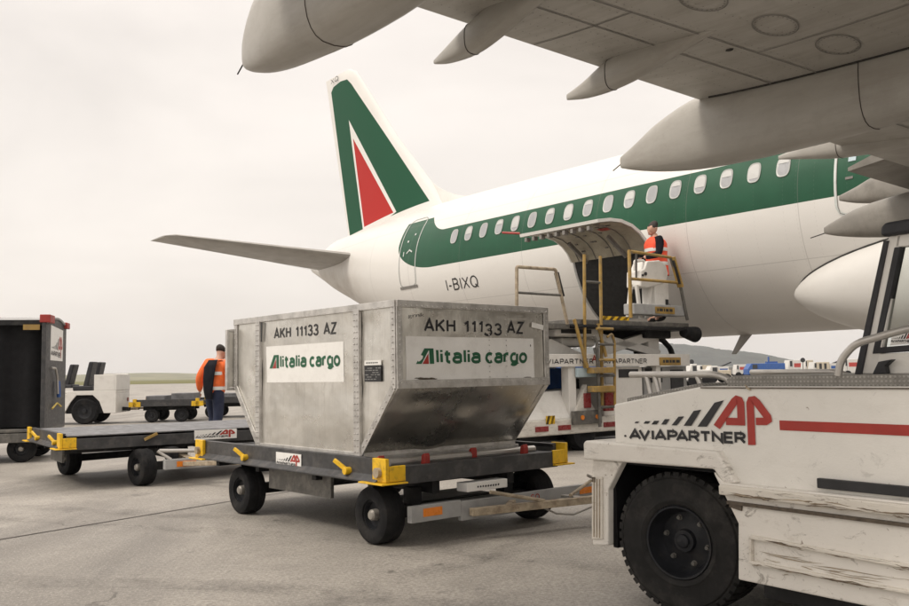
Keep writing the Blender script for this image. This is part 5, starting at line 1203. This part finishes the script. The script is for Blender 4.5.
for y in (-.32, .36):
    for x in (-.05,):
        b = MB(False); b.box(x - .25, x + .28, y - .24, y + .24, .92, 1.06); b.prism([(x - .12, y - .22, 1.02), (x + .02, y - .22, 1.02), (x - .14, y - .22, 1.72), (x - .26, y - .22, 1.72)], (0, .44, 0)); b.build('seat', 'seat', tg, bevel=.03)
b = MB(False); b.box(-.58, .40, -.56, .56, .30, .82); b.build('wheel_well', 'curtain', tg)
b = MB(False); b.box(.35, .75, -.3, .3, 1.0, 1.1); b.prism([(.47, -.22, 1.05), (.61, -.22, 1.05), (.45, -.22, 1.66), (.33, -.22, 1.66)], (0, .44, 0)); b.build('seat', 'seat', tg, bevel=.03)
b = MB(False); b.tube([(-.9, -.6, 1.36), (-.2, -.6, 1.36), (.0, -.6, 1.3), (.32, -.6, .92)], .022, 8, .05); b.build('arm_rail', 'white', tg)
for x, r in ((-.1, .36), (1.7, .36)):
    for y, s in ((-.52, -1), (.52, 1)): wheel2(tg, (x, y, r), r, .22, s)
b = MB(False); b.bar((-.95, 0, .4), (-1.15, 0, .38), .1, .1); b.build('tow_hitch', 'black', tg)
b = MB(False); b.box(-.97, -.96, -.5, -.38, .6, .7); b.build('tail_lamp', 'redrefl', tg)
b = MB(False); b.tube([(1.35, -.1, .95), (1.05, -.1, 1.42)], .02, 8); b.lathe((1.04, -.1, 1.44), (-.55, 0, .83), [(.17, -.012), (.19, 0), (.17, .012), (.155, 0), (.17, -.012)], 24); b.build('steering_wheel', 'seat', tg)
b = MB(False); b.box(-.60, .42, -.632, -.62, .90, .93); b.build('body_trim', 'frame', tg)
def far_dolly(label, loc, rz, L_=3.0, Wd=1.6, plank=True):
    d = thing('container_dolly', label, 'dolly', loc, rz, 'dollies standing out on the apron')
    b = MB(False); b.box(0, L_, 0, Wd, .50, .58); b.box(0, L_, -.02, .03, .45, .64); b.box(0, L_, Wd - .03, Wd + .02, .45, .64); b.build('deck_frame', 'darksteel', d, bevel=.006)
    b = MB(False); b.box(.15, L_ - .15, .35, .45, .33, .48); b.box(.15, L_ - .15, Wd - .45, Wd - .35, .33, .48); b.build('underframe', 'black', d)
    if plank:
        b = MB(False); b.box(.25, L_ * .45, .2, Wd - .2, .60, .74); b.box(L_ * .55, L_ - .15, .25, Wd - .15, .60, .80); b.build('loose_board', 'wood', d, bevel=.01)
    for x in (0, L_):
        for y in (0, Wd):
            b = MB(False); b.box(x - .05, x + .05, y - .05, y + .05, .44, .66); b.box(x - .16, x + .16, y - .05, y + .04, .44, .58); b.build('corner_plate', 'yellow', d, bevel=.006)
    for x in (.45, L_ - .45):
        for y, s in ((.1, -1), (Wd - .1, 1)): wheel2(d, (x, y, .20), .20, .15, s)
    b = MB(False); b.bar((0, Wd / 2 - .3, .38), (-1.3, Wd / 2, .36), .06, .06); b.bar((0, Wd / 2 + .3, .38), (-1.3, Wd / 2, .36), .06, .06); b.build('drawbar', 'rust', d)
    return d
far_dolly('dark far dolly with loose boards hitched behind the small white tug', (-8.95, 24.75, 0), R(7), 1.7)
far_dolly('dark far dolly just behind the walking person, trailing the other one', (-7.9, 27.0, 0), R(2), 3.4)
# ------------------------------------------------------------------ white tow tractor in the right foreground (x to its nose, y away)
TT = R(36.31); TG = Vector((1.12763, 4.67566, 0))
tr = thing('tow_tractor', 'scuffed white tow tractor with black slashes, red letters and a red stripe on its side', 'tractor', TG * .945 + Vector((0, 0, .066)), TT + R(90)); tr.scale = (.945,) * 3
def mat_scrape(name, base, scr, amt, st):
    k = NB(name)
    c = k.mix(k.rng(k.noise(3, 5), .3, .7, 0, 1), tuple(x * .95 for x in base), tuple(x * 1.04 for x in base))
    d = k.rng(k.noise(2.6, 10, .8, stretch=st, dist=.4), .53, .68, 0, amt * .75); c = k.mix(d, c, scr)
    d2 = k.rng(k.noise(8, 9, .8, stretch=st, dist=.8), .58, .66, 0, amt); c = k.mix(d2, c, tuple(x * .5 for x in scr))
    sp = k.rng(k.noise(30, 4, .6), .68, .73, 0, .8); c = k.mix(sp, c, (.16, .11, .07))
    return k.fin(c, k.rng(k.noise(6, 4), .3, .7, .4, .6), 0., k.bump(k.noise(7, 5, .7, stretch=st), .3, .012))
MT['scrape'] = mat_scrape('scraped_white_panel', (.72, .69, .635), (.30, .25, .19), .7, (.9, 1, 1.6))
MT['scrapehard'] = mat_scrape('heavily_scraped_white_edge', (.66, .62, .55), (.13, .095, .06), 1.0, (.55, 1, 5))
MT['hoodwhite'] = mat_scrape('white_hood_paint', (.76, .74, .69), (.52, .49, .43), .3, (1, 1, 1.4))
b = MB(); b.prism([(x, 0, z) for x, z in [(.408, .79), (.408, 1.018), (-.193, 1.117), (-4.6, 1.117), (-4.6, .64), (-.36, .64), (-.31, .79)]], (0, 1.52, 0)); hd = b.build('hood', 'hoodwhite', tr, bevel=.012, seg=3)
b = MB(); b.prism([(x, -.045, z) for x, z in [(.614, .70), (.618, .79), (.600, .808), (-.315, .80), (-.414, .655), (-.352, .64), (-.288, .712)]], (0, 1.61, 0)); b.build('fender', 'scrape', tr, bevel=.012, seg=3)
b = MB(); b.prism([(x, -.02, z) for x, z in [(.566, .702), (.586, .217), (.466, .230), (.453, .54), (.339, .702)]], (0, .05, 0)); b.box(.475, .572, .03, 1.54, .225, .70); fp = b.build('front_panel', 'scrape', tr, bevel=.008)
b = MB(); b.prism([(.566, -.032, .608), (.486, -.032, .608), (.498, -.032, .262), (.581, -.032, .252)], (0, .014, 0)); vs_ = b.build('bumper_strip', 'scrapehard', fp, bevel=.004)
b = MB()
for k_ in range(3): u_ = .020 + k_ * .022; b.bar((.566 - u_, -.034, .595), (.580 - u_, -.034, .268), .005, .004, (0, 1, 0))
b.build('strip_groove', 'rust', vs_)
b = MB(); b.prism([(.562, -.035, .604), (.537, -.035, .604), (.538, -.035, .575), (.562, -.035, .575)], (0, .003, 0)); b.build('strip_plate', 'scuff', vs_)
b = MB(); b.prism([(x, -.05, z) for x, z in [(-.29, .70), (-.425, .466), (-.412, .20), (-4.6, .205), (-4.6, .652), (-.352, .652)]], (0, .06, 0)); b.box(-4.6, -.47, .01, 1.55, .205, .65); sp_ = b.build('side_panel', 'scrape', tr, bevel=.008)
b = MB(); b.prism([(-.345, -.085, .597), (-4.6, -.085, .59), (-4.6, -.085, .645), (-.345, -.085, .645)], (0, .04, 0)); b.build('rub_rail', 'scrapehard', sp_, bevel=.008)
b = MB(); b.bar((-.375, -.058, .562), (-4.6, -.058, .556), .012, .016); b.build('trim_line', 'scuff', sp_)
b = MB(); b.bar((-.502, -.060, .415), (-2.6, -.060, .365), .03, .016, (0, 0, 1)); b.bar((-.502, -.060, .298), (-2.6, -.060, .29), .03, .014, (0, 0, 1)); b.bar((-.505, -.060, .42), (-.500, -.060, .295), .03, .012, (1, 0, 0)); b.build('recess_frame', 'scrapehard', sp_, bevel=.003)
b = MB(); b.prism([(-.51, -.0525, .300), (-2.6, -.0525, .295), (-2.6, -.0525, .362), (-.51, -.0525, .410)], (0, .003, 0)); b.build('recess_panel', 'scrape', sp_)
b = MB(); b.bar((-.387, -.055, .552), (-.455, -.055, .540), .012, .022, (0, 0, 1)); b.build('small_slot', 'scuff', sp_)
b = MB(); b.prism([(-.80, -.0515, .395), (-.86, -.0515, .35), (-.83, -.0515, .31), (-.79, -.0515, .34)], (0, .001, 0)); b.build('rust_patch', 'rust', sp_)
MT['scrapebrown'] = M('brown_scrape', (.17, .13, .09), .7, var=.5, scale=25)
def streaks(name, parent, y, x0, x1, z0, z1, n, m, seed, Lr=(.04, .30), hr=(.0015, .006), slope=0.):
    q = random.Random(seed); b = MB()
    for _ in range(n):
        x = q.uniform(x0, x1); L = q.uniform(*Lr); h = q.uniform(*hr); z = q.uniform(z0, z1) + slope * (x - x0); k = 7; top = []; bot = []
        for i in range(k + 1):
            t = i / k; e = math.sin(math.pi * t) ** .6; zz = z + q.uniform(-.0012, .0012) + .004 * math.sin(x * 40 + t * 3)
            top.append((x - L * t, y, zz + h * e * q.uniform(.3, 1))); bot.append((x - L * t, y, zz - h * e * q.uniform(.3, 1)))
        b.loft([top, bot], False, False, False)
    o = b.build(name, m, parent); o['kind'] = 'stuff'; return o
streaks('scrape_mark', sp_, -.0858, -.36, -2.6, .595, .612, 34, 'scrapebrown', 5)
streaks('scrape_mark', sp_, -.0861, -.36, -2.6, .597, .635, 26, 'rust', 6, (.03, .2), (.001, .004))
streaks('scrape_mark', sp_, -.0765, -.50, -2.6, .402, .415, 26, 'scrapebrown', 7, (.03, .22), (.001, .004), .024)
streaks('scrape_mark', sp_, -.0560, -.51, -2.6, .305, .355, 30, 'rust', 8, (.05, .35), (.001, .004))
streaks('scrape_mark', sp_, -.0520, -.45, -2.6, .215, .56, 50, 'rust', 9, (.01, .08), (.0008, .0025))
streaks('scrape_mark', sp_, -.0765, -.50, -2.6, .288, .300, 24, 'scrapebrown', 10, (.03, .25), (.001, .004))
b = MB(); b.prism([(-.829, -.022, .668), (-4.5, -.022, .66), (-4.5, -.022, .705), (-.829, -.022, .712)], (0, .03, 0)); b.build('rubber_strip', 'letter', hd, bevel=.004)
b = MB(); b.prism([(-.643, -.003, .916), (-4.5, -.003, .916), (-4.5, -.003, .961), (-.643, -.003, .961)], (0, .0025, 0)); b.build('red_stripe', 'redlet', hd)
# emblem on the hood side: pixels of the drawing to the plane of the hood
def hoodmap(p):
    px, py = p
    # measured correspondences of the drawing with the hood's side (projective)
    s = (px - 125) / 283.; wv = 1.0 / (1 + .1085 * s); x = .289 - (.289 + .4515) * (s * 1.1085 * wv)
    sc = .001947 * (1 + .26 * 0) ; h = .0635 if px < 0 else 0
    zc = .826 + .0150 * s; kz = (.0611 + (.0577 - .0611) * s) / (27 + 2 * s) * (1 + .0 * s)
    base = 197 + 10 * s
    z = zc + (base - py) * kz
    return (x, -.0045, z)
b = MB()
for s_ in SLASH: b.add([hoodmap(p) for p in s_], [(0, 1, 2, 3)])
stext(b, 'AVIAPARTNER', lambda s, t: hoodmap((125 + 283 * s, 197 + 10 * s - t * (27 + 2 * s))), 11.2, .235, .04); b.build('black_emblem', 'letter', hd)
b = MB()
for L in (LET_A, LET_P):
    v, f = ribbon2(L, 18); b.add([hoodmap((p.x, p.y)) for p in v], f)
b.build('red_emblem', 'redlet', hd)
b = MB(); b.cyl((.325, -.006, .845), (.325, .0, .845), .006, n=10); b.build('hood_screw', 'letter', hd)
b = MB(); b.bar((-.20, -.004, 1.112), (-4.5, -.004, 1.108), .006, .006); b.build('lid_seam', 'scuff', hd)
b = MB(); b.prism([(-.468, -.006, 1.128), (-.482, -.006, 1.105), (-.50, -.006, 1.100), (-.497, -.006, 1.108), (-.484, -.006, 1.114)], (0, -.008, 0)); b.build('lid_catch', 'rust', hd)
# tread plate with raised lozenges, worn grip strip on the slope
def mat_tread():
    k = NB('tread_plate'); X, Y, Z = k.xyz()
    u1 = k.op('SINE', k.op('MULTIPLY', k.op('ADD', X, Z), 160.)); u2 = k.op('SINE', k.op('MULTIPLY', k.op('SUBTRACT', X, Z), 160.)); v1 = k.op('SINE', k.op('MULTIPLY', k.op('ADD', X, Y), 110.)); v2 = k.op('SINE', k.op('MULTIPLY', k.op('SUBTRACT', X, Y), 110.))
    h = k.rng(k.op('MAXIMUM', k.op('MULTIPLY', u1, u2), k.op('MULTIPLY', v1, v2)), .2, .6, 0, 1)
    c = k.mix(h, (.23, .22, .20), (.36, .345, .32)); c = k.mix(k.rng(k.noise(12, 5), .5, .75, 0, .6), c, (.12, .11, .10))
    return k.fin(c, .45, .5, k.bump(h, .5, .004))
MT['tread'] = mat_tread()
b = MB(); b.prism([(-.26, .13, 1.117), (-.26, .13, 1.155), (-.30, .13, 1.170), (-3.2, .13, 1.170), (-3.2, .13, 1.117)], (0, 1.25, 0)); b.build('tread_plate', 'tread', hd, bevel=.004)
b = MB(); b.prism([(.40, .10, 1.022), (.40, .10, 1.050), (-.12, .10, 1.134), (-.15, .10, 1.112)], (0, 1.3, 0)); b.build('grip_strip', 'tread', hd, bevel=.004)
b = MB(); b.tube([(.42, .16, 1.182), (-.17, .16, 1.177), (-.25, .16, 1.155), (-.285, .16, 1.105)], .018, 12, .04); b.build('hood_rail', 'steel', hd, angle=60)
for x in (.30, .24, -.05): 
    b = MB(); b.cyl((x, .16, 1.172), (x - .035, .16, 1.117 - max(0, x + .19) * .165), .014, n=12); b.build('rail_post', 'steel', hd)
b = MB(); b.tube([(.42, 1.30, 1.182), (-.17, 1.30, 1.177), (-.25, 1.30, 1.155), (-.285, 1.30, 1.105)], .018, 12, .04); b.build('hood_rail', 'steel', hd, angle=60)
# cab
YC = .25
def mat_pane():
    k = NB('cab_window_glass'); nt = k.nt; out = nt.nodes['Material Output']
    t = k.n('ShaderNodeBsdfTransparent'); t.inputs[0].default_value = (.90, .92, .91, 1); g = k.n('ShaderNodeBsdfGlossy'); g.inputs['Roughness'].default_value = .02
    f = k.n('ShaderNodeFresnel'); f.inputs[0].default_value = 1.45; m = k.n('ShaderNodeMixShader'); nt.links.new(f.outputs[0], m.inputs[0]); nt.links.new(t.outputs[0], m.inputs[1]); nt.links.new(g.outputs[0], m.inputs[2]); nt.links.new(m.outputs[0], out.inputs['Surface'])
    return k.m
MT['pane'] = mat_pane()
cab = MB(); cab.prism([(x, YC, z) for x, z in [(-.905, 1.17), (-1.075, 1.79), (-1.135, 1.79), (-.985, 1.17)]], (0, .05, 0)); cb_ = cab.build('cab_pillar', 'white', tr, bevel=.006)
b = MB(); b.prism([(x, YC - .012, z) for x, z in [(-.885, 1.17), (-1.055, 1.77), (-1.078, 1.77), (-.918, 1.17)]], (0, .074, 0)); b.build('pillar_seal', 'seat', cb_, bevel=.003)
b = MB(); b.prism([(x, YC - .006, z) for x, z in [(-.972, 1.262), (-1.100, 1.735), (-1.128, 1.735), (-1.008, 1.290), (-1.55, 1.315), (-1.55, 1.285)]], (0, .05, 0)); b.build('window_seal', 'seat', tr, bevel=.003)
b = MB(); b.prism([(x, YC, z) for x, z in [(-.985, 1.17), (-.998, 1.262), (-2.4, 1.285), (-2.4, 1.17)]], (0, .05, 0)); b.build('cab_sill', 'hoodwhite', tr, bevel=.004)
b = MB(); b.prism([(x, YC, z) for x, z in [(-1.10, 1.735), (-1.115, 1.79), (-2.4, 1.79), (-2.4, 1.745)]], (0, .05, 0)); b.build('cab_header', 'white', tr, bevel=.004)
b = MB(); b.prism([(x, YC - .03, z) for x, z in [(-1.052, 1.79), (-1.055, 1.83), (-1.075, 1.85), (-2.4, 1.87), (-2.4, 1.79)]], (0, 1.15, 0)); b.build('cab_roof', 'seat', tr, bevel=.012)
b = MB(); b.prism([(x, YC + .022, z) for x, z in [(-1.005, 1.29), (-1.125, 1.737), (-2.35, 1.745), (-2.35, 1.32)]], (0, .005, 0)); pn_ = b.build('side_window', 'pane', tr)
b = MB(); b.prism([(x, YC + 1.05, z) for x, z in [(-.905, 1.17), (-1.075, 1.79), (-1.135, 1.79), (-.985, 1.17)]], (0, .05, 0)); b.build('cab_pillar', 'white', tr, bevel=.006)
b = MB(); b.box(-2.4, -2.3, YC, YC + 1.1, 1.17, 1.79); b.build('cab_back', 'white', tr)
b = MB(); b.prism([(-1.045, YC + .018, 1.298), (-1.165, YC + .018, 1.303), (-1.175, YC + .018, 1.362), (-1.058, YC + .018, 1.352)], (0, .003, 0)); so_ = b.build('sticker', 'sign', pn_)
emblem('black_emblem', so_, lambda p: (-1.05 - .115 * (p[0] - 125) / 350., YC + .0165, 1.300 + .058 * (1 - (p[1] - 85) / 140.)))
b = MB(); b.tube([(-.868, .13, 1.165), (-.885, .13, 1.235), (-.955, .13, 1.308), (-1.19, .13, 1.362), (-1.9, .13, 1.46)], .017, 12, .06); b.build('grab_rail', 'steel', tr, angle=60)
b = MB(); b.prism([(-.99, .2, 1.17), (-1.02, .2, 1.225), (-1.085, .2, 1.235), (-1.05, .2, 1.205), (-1.055, .2, 1.17)], (0, .04, 0)); b.build('rail_bracket', 'seat', tr, bevel=.004)
# wheels and the dark wheel wells
b = MB(); b.box(-.44, .46, .42, 1.12, .2, .70); b.box(-.44, .47, .035, .42, .685, .698); b.box(.44, .473, .032, .42, .215, .685); b.box(-.46, -.428, .012, .42, .21, .63); b.build('wheel_well', 'curtain', tr)
b = MB(); b.box(-4.4, -.45, .1, 1.4, .10, .22); b.build('chassis', 'black', tr)
MT['tyre'] = M('worn_tractor_tyre', (.014, .0135, .013), .8, var=.3, scale=7, bump=.003, bscale=60, dirt=(.06, .055, .05), damt=.6, dscale=6, spec=.3)
def big_wheel(cx, y, s, r=.372, wd=.30, yaw=0.):
    c = Vector((cx, y, .302)); h = wd / 2; AXW = Vector((math.sin(yaw), math.cos(yaw), 0)) * s; EX = Vector((math.cos(yaw), -math.sin(yaw), 0))
    P = [(.185, -h * .9), (.22, -h), (.31, -h), (.352, -h * .88), (.363, -h * .8), (.363, h * .80), (.355, h * .88), (.345, h * .95), (.335, h * .945), (.328, h * 1.0), (.310, h * 1.02), (.290, h * .99), (.26, h * 1.03), (.228, h * 1.0), (.220, h * 1.03), (.205, h * 1.0), (.192, h * .93)]
    b = MB(); b.lathe(c, AXW, P, 72)
    for i in range(44):                                   # tread lugs wrapping over the shoulder
        a = 2 * math.pi * i / 44
        for sd in (1, -1):
            a2 = a + (math.pi / 44 if sd < 0 else 0); da = .047
            def pt(an, rr, yy): return c + EX * (rr * math.cos(an)) + AXW * yy + Vector((0, 0, rr * math.sin(an)))
            q = [pt(a2 - da, .338, h * .97 * sd), pt(a2 + da, .338, h * .97 * sd), pt(a2 + da + .05, .36, h * .1 * sd), pt(a2 - da + .05, .36, h * .1 * sd), pt(a2 - da, .366, h * .93 * sd), pt(a2 + da, .366, h * .93 * sd), pt(a2 + da + .05, r, h * .1 * sd), pt(a2 - da + .05, r, h * .1 * sd)]
            b.hexa(q)
    o = b.build('wheel', 'tyre', tr, angle=40)
    rm = MB().lathe(c, AXW, [(.192, -h * .9), (.192, h * .90), (.188, h * .98), (.178, h * .97), (.168, h * .60), (.155, h * .40), (.145, h * .30), (.10, h * .32), (.062, h * .42), (.056, h * .58), (.0, h * .60)], 56).build('rim', 'rimdark', o)
    b = MB(); b.lathe(c, AXW, [(.036, h * .6), (.034, h * .68), (.028, h * .71), (.0, h * .72)], 28); b.build('hub_cap', 'rimdark', o)
    for i in range(6):
        a = 2 * math.pi * (i + .2) / 6; q = c + EX * (.122 * math.cos(a)) + Vector((0, 0, .122 * math.sin(a)))
        b = MB(); b.cyl(q + AXW * h * .30, q + AXW * h * .46, .011, n=6); b.cyl(q + AXW * h * .3, q + AXW * h * .36, .015, n=12); b.build('wheel_nut', 'frame', o)
for x in (.045, -2.7):
    big_wheel(x, .185, -1, yaw=R(10) if x > 0 else 0.); big_wheel(x, 1.33, 1, yaw=R(10) if x > 0 else 0.)
b = MB(); b.bar((.012, .3, .337), (.012, 1.2, .337), .14, .14); b.build('axle', 'black', tr)

# ------------------------------------------------------------------ handling equipment far across the apron
def away(px, Z): return Vector(((px - 454.5) / 884. * Z, Z, 0))
MT['farwhite'] = M('far_white_paint', (.62, .61, .58), .5, var=.08); MT['farred'] = M('far_red_paint', (.45, .06, .05), .5); MT['fardark'] = M('far_dark_opening', (.03, .032, .035), .4)
def fwheels(t, L_, W, r=.42):
    for x in (L_ * .2, L_ * .8):
        for y in (-.02, W + .02): b = MB(False); b.cyl((x, y - .12, r), (x, y + .12, r), r, n=18); b.build('wheel', 'rubber', t)
def vehicle(name, label, cat, px, Z, L_, W, h, body, rz=0, cabl=.3, cabh=None, band=None, windows=True, group='ground vehicles far across the apron'):
    p = away(px, Z); t = thing(name, label, cat, p, R(rz), group); cabh = cabh or h
    b = MB(False); b.box(L_ * cabl, L_, 0, W, .5, h); bd = b.build('body', body, t, bevel=.06)
    b = MB(False); b.prism([(0, .03, .45), (L_ * cabl - .03, .03, .45), (L_ * cabl - .03, .03, cabh), (L_ * cabl * .35, .03, cabh), (0, .03, .45 + (cabh - .45) * .5)], (0, W - .06, 0)); cb = b.build('cab', 'farwhite' if body != 'bluepaint' else body, t, bevel=.05)
    if windows: 
        b = MB(False); b.box(L_ * cabl * .45, L_ * cabl * .9, .01, .04, .45 + (cabh - .45) * .52, cabh - .15); b.build('cab_window', 'fardark', cb)
    if band: b = MB(False); b.box(L_ * (cabl + .08), L_ * .92, -.012, .0, .5 + (h - .5) * .45, .5 + (h - .5) * .75); b.build('band', band, bd)
    b = MB(False); b.box(L_ * .03, L_ * .97, .2, W - .2, .35, .52); b.build('chassis', 'fardark', t); fwheels(t, L_, W); return t
def belt(label, px, Z, L_, up, body, rz=0):
    t = thing('belt_loader', label, 'belt loader', away(px, Z), R(rz), 'belt loaders far across the apron')
    b = MB(False); b.box(.6, L_ - .6, 0, 1.8, .5, 1.15); b.build('body', body, t, bevel=.05); b = MB(False); b.bar((0, .9, 1.3), (L_, .9, up), .9, .22); b.build('conveyor', 'fardark', t); b = MB(False); b.bar((L_ * .3, .9, 1.0), (L_ * .55, .9, 1.1 + (up - 1.3) * .6), .12, .12); b.build('lift_strut', 'fardark', t); fwheels(t, L_, 1.8, .36); return t
vehicle('container_truck', 'bright blue long equipment truck standing mid way across the far apron', 'truck', 746, 128, 5.4, 2.2, 2.05, 'bluepaint', cabl=.28)
t = bpy.data.objects['container_truck']; b = MB(False); b.cyl((3.4, 1.1, 2.0), (3.4, 1.1, 3.0), .12, n=10); b.box(3.0, 4.6, .8, 1.4, 2.05, 2.3); b.build('mast', 'bluepaint', t)
vehicle('box_van', 'beige small box van at the left end of the far vehicles', 'van', 697, 140, 1.7 * 1.2, 1.8, 2.0, 'beige', cabl=.3)
vehicle('box_van', 'white van with a blue band next to the beige one', 'van', 711, 132, 2.4, 1.8, 1.7, 'farwhite', cabl=.35, band='bluepaint')
belt('belt loader with its dark conveyor raised above the white van with blue band', 714, 150, 3.0, 2.5, 'farwhite', 8)
vehicle('box_van', 'white box van with a red band just left of the blue truck', 'van', 734, 138, 1.8, 1.8, 2.0, 'farwhite', cabl=.25, band='farred')
vehicle('box_truck', 'white box truck with a broad red band right of the blue truck', 'truck', 786, 142, 2.6, 2.2, 2.6, 'farwhite', cabl=.3, band='farred')
vehicle('box_truck', 'narrow tall beige truck between the red banded truck and the dark doored one', 'truck', 803, 136, 1.3, 1.8, 2.5, 'beige', cabl=.25)
t = vehicle('catering_truck', 'beige catering truck with two dark door openings', 'truck', 811, 128, 2.4, 2.0, 2.1, 'beige', cabl=.22); b = MB(False); b.box(.9, 1.25, -.012, 0, .6, 1.9); b.build('door_opening', 'fardark', t); b = MB(False); b.box(1.6, 1.95, -.012, 0, .6, 1.9); b.build('door_opening', 'fardark', t)
vehicle('box_van', 'white van with a blue band near the steel grab rail of the tractor', 'van', 823, 130, 2.3, 1.8, 1.9, 'farwhite', cabl=.3, band='bluepaint')
belt('belt loader with its dark conveyor raised behind the rightmost white and blue van', 821, 158, 4.2, 2.9, 'beige', -6)
vehicle('shuttle_bus', 'white shuttle bus with a red band, left of the tractor cab pillar', 'bus', 842, 120, 2.3, 2.2, 2.4, 'farwhite', cabl=.2, band='farred')
vehicle('box_truck', 'white box truck seen low through the tractor cab window', 'truck', 880, 110, 2.0, 2.0, 2.0, 'farwhite', cabl=.35, band='farred')
vehicle('equipment_truck', 'blue truck at the right frame edge seen through the tractor cab', 'truck', 899, 96, 3.0, 2.0, 1.7, 'bluepaint', cabl=.3)
vehicle('service_van', 'white van with dark windows beyond the tractor hood, near the loader', 'van', 640, 62, 2.0, 1.7, 1.75, 'farwhite', cabl=.4)
vehicle('baggage_tractor', 'small white and red tractor beyond the hood rail', 'tractor', 687, 68, 1.7, 1.4, 1.25, 'farwhite', cabl=.4, cabh=1.7, band='farred')
vehicle('baggage_tractor', 'low beige tractor parked behind the sloping hood, right of the red and white one', 'tractor', 706, 84, 2.2, 1.5, 1.2, 'beige', cabl=.45, cabh=1.6)
vehicle('box_truck', 'blue truck largely hidden behind the loader, left of its white post', 'truck', 536, 46, 3.6, 2.0, 2.0, 'bluepaint', cabl=.3)
for px, Z, lab in ((690, 118, 'thin dark signpost with a round head at the left of the far vehicles'), (801, 120, 'thin dark signpost with a round head beside the narrow beige truck')):
    t = thing('signpost', lab, 'signpost', away(px, Z), 0, 'signposts on the far apron'); b = MB(False); b.cyl((0, 0, 0), (0, 0, 2.2), .05, n=8); b.build('post', 'fardark', t); b = MB(False); b.cyl((0, -.05, 2.35), (0, .05, 2.35), .32, n=16); b.build('sign_disc', 'fardark', t)

# a dense row of small carts and dollies nobody can tell apart
base_c = None
rq = random.Random(11); spots = []
for i in range(22):
    px = 664 + i * 8.6 + rq.uniform(-2, 2); spots.append((px, rq.uniform(150, 200)))
for i, (px, Z) in enumerate(spots):
    if i % 11 == 0 or base_c is None or i < 2:
        b = MB(False); b.box(0, 1.7, 0, 1.3, .3, .6); b.box(.05, .2, 0, 1.3, .6, 1.7); b.box(1.5, 1.65, 0, 1.3, .6, 1.7); b.box(0, 1.7, 0, 1.3, 1.7, 1.8 if i else 2.0)
        if i: b.box(.2, 1.5, .6, 1.3, .6, 1.5)
        o = b.build('baggage_cart', ('beige', 'farwhite')[i % 2]); base_c = base_c or []; base_c.append(o)
    else:
        o = base_c[i % len(base_c)].copy(); COL.objects.link(o)
    o.location = away(px, Z); o.rotation_euler = (0, 0, R(rq.uniform(-12, 12))); tag(o, 'small pale cart in the dense row of equipment at the far edge of the apron', 'cart', 'pale carts along the far edge of the apron')

# ------------------------------------------------------------------ thin haze over the airfield
hz = MB(False).box(-3290, 3290, -3290, 3290, -1, 112).build('haze', 'sign'); hz['kind'] = 'stuff'
hm = bpy.data.materials.new('thin_haze'); hm.use_nodes = True; n_ = hm.node_tree; n_.nodes.remove(n_.nodes['Principled BSDF'])
pv = n_.nodes.new('ShaderNodeVolumePrincipled'); pv.inputs['Color'].default_value = (.93, .94, .96, 1); pv.inputs['Density'].default_value = .00018; pv.inputs['Anisotropy'].default_value = .2
n_.links.new(pv.outputs[0], n_.nodes['Material Output'].inputs['Volume']); hz.data.materials.clear(); hz.data.materials.append(hm)
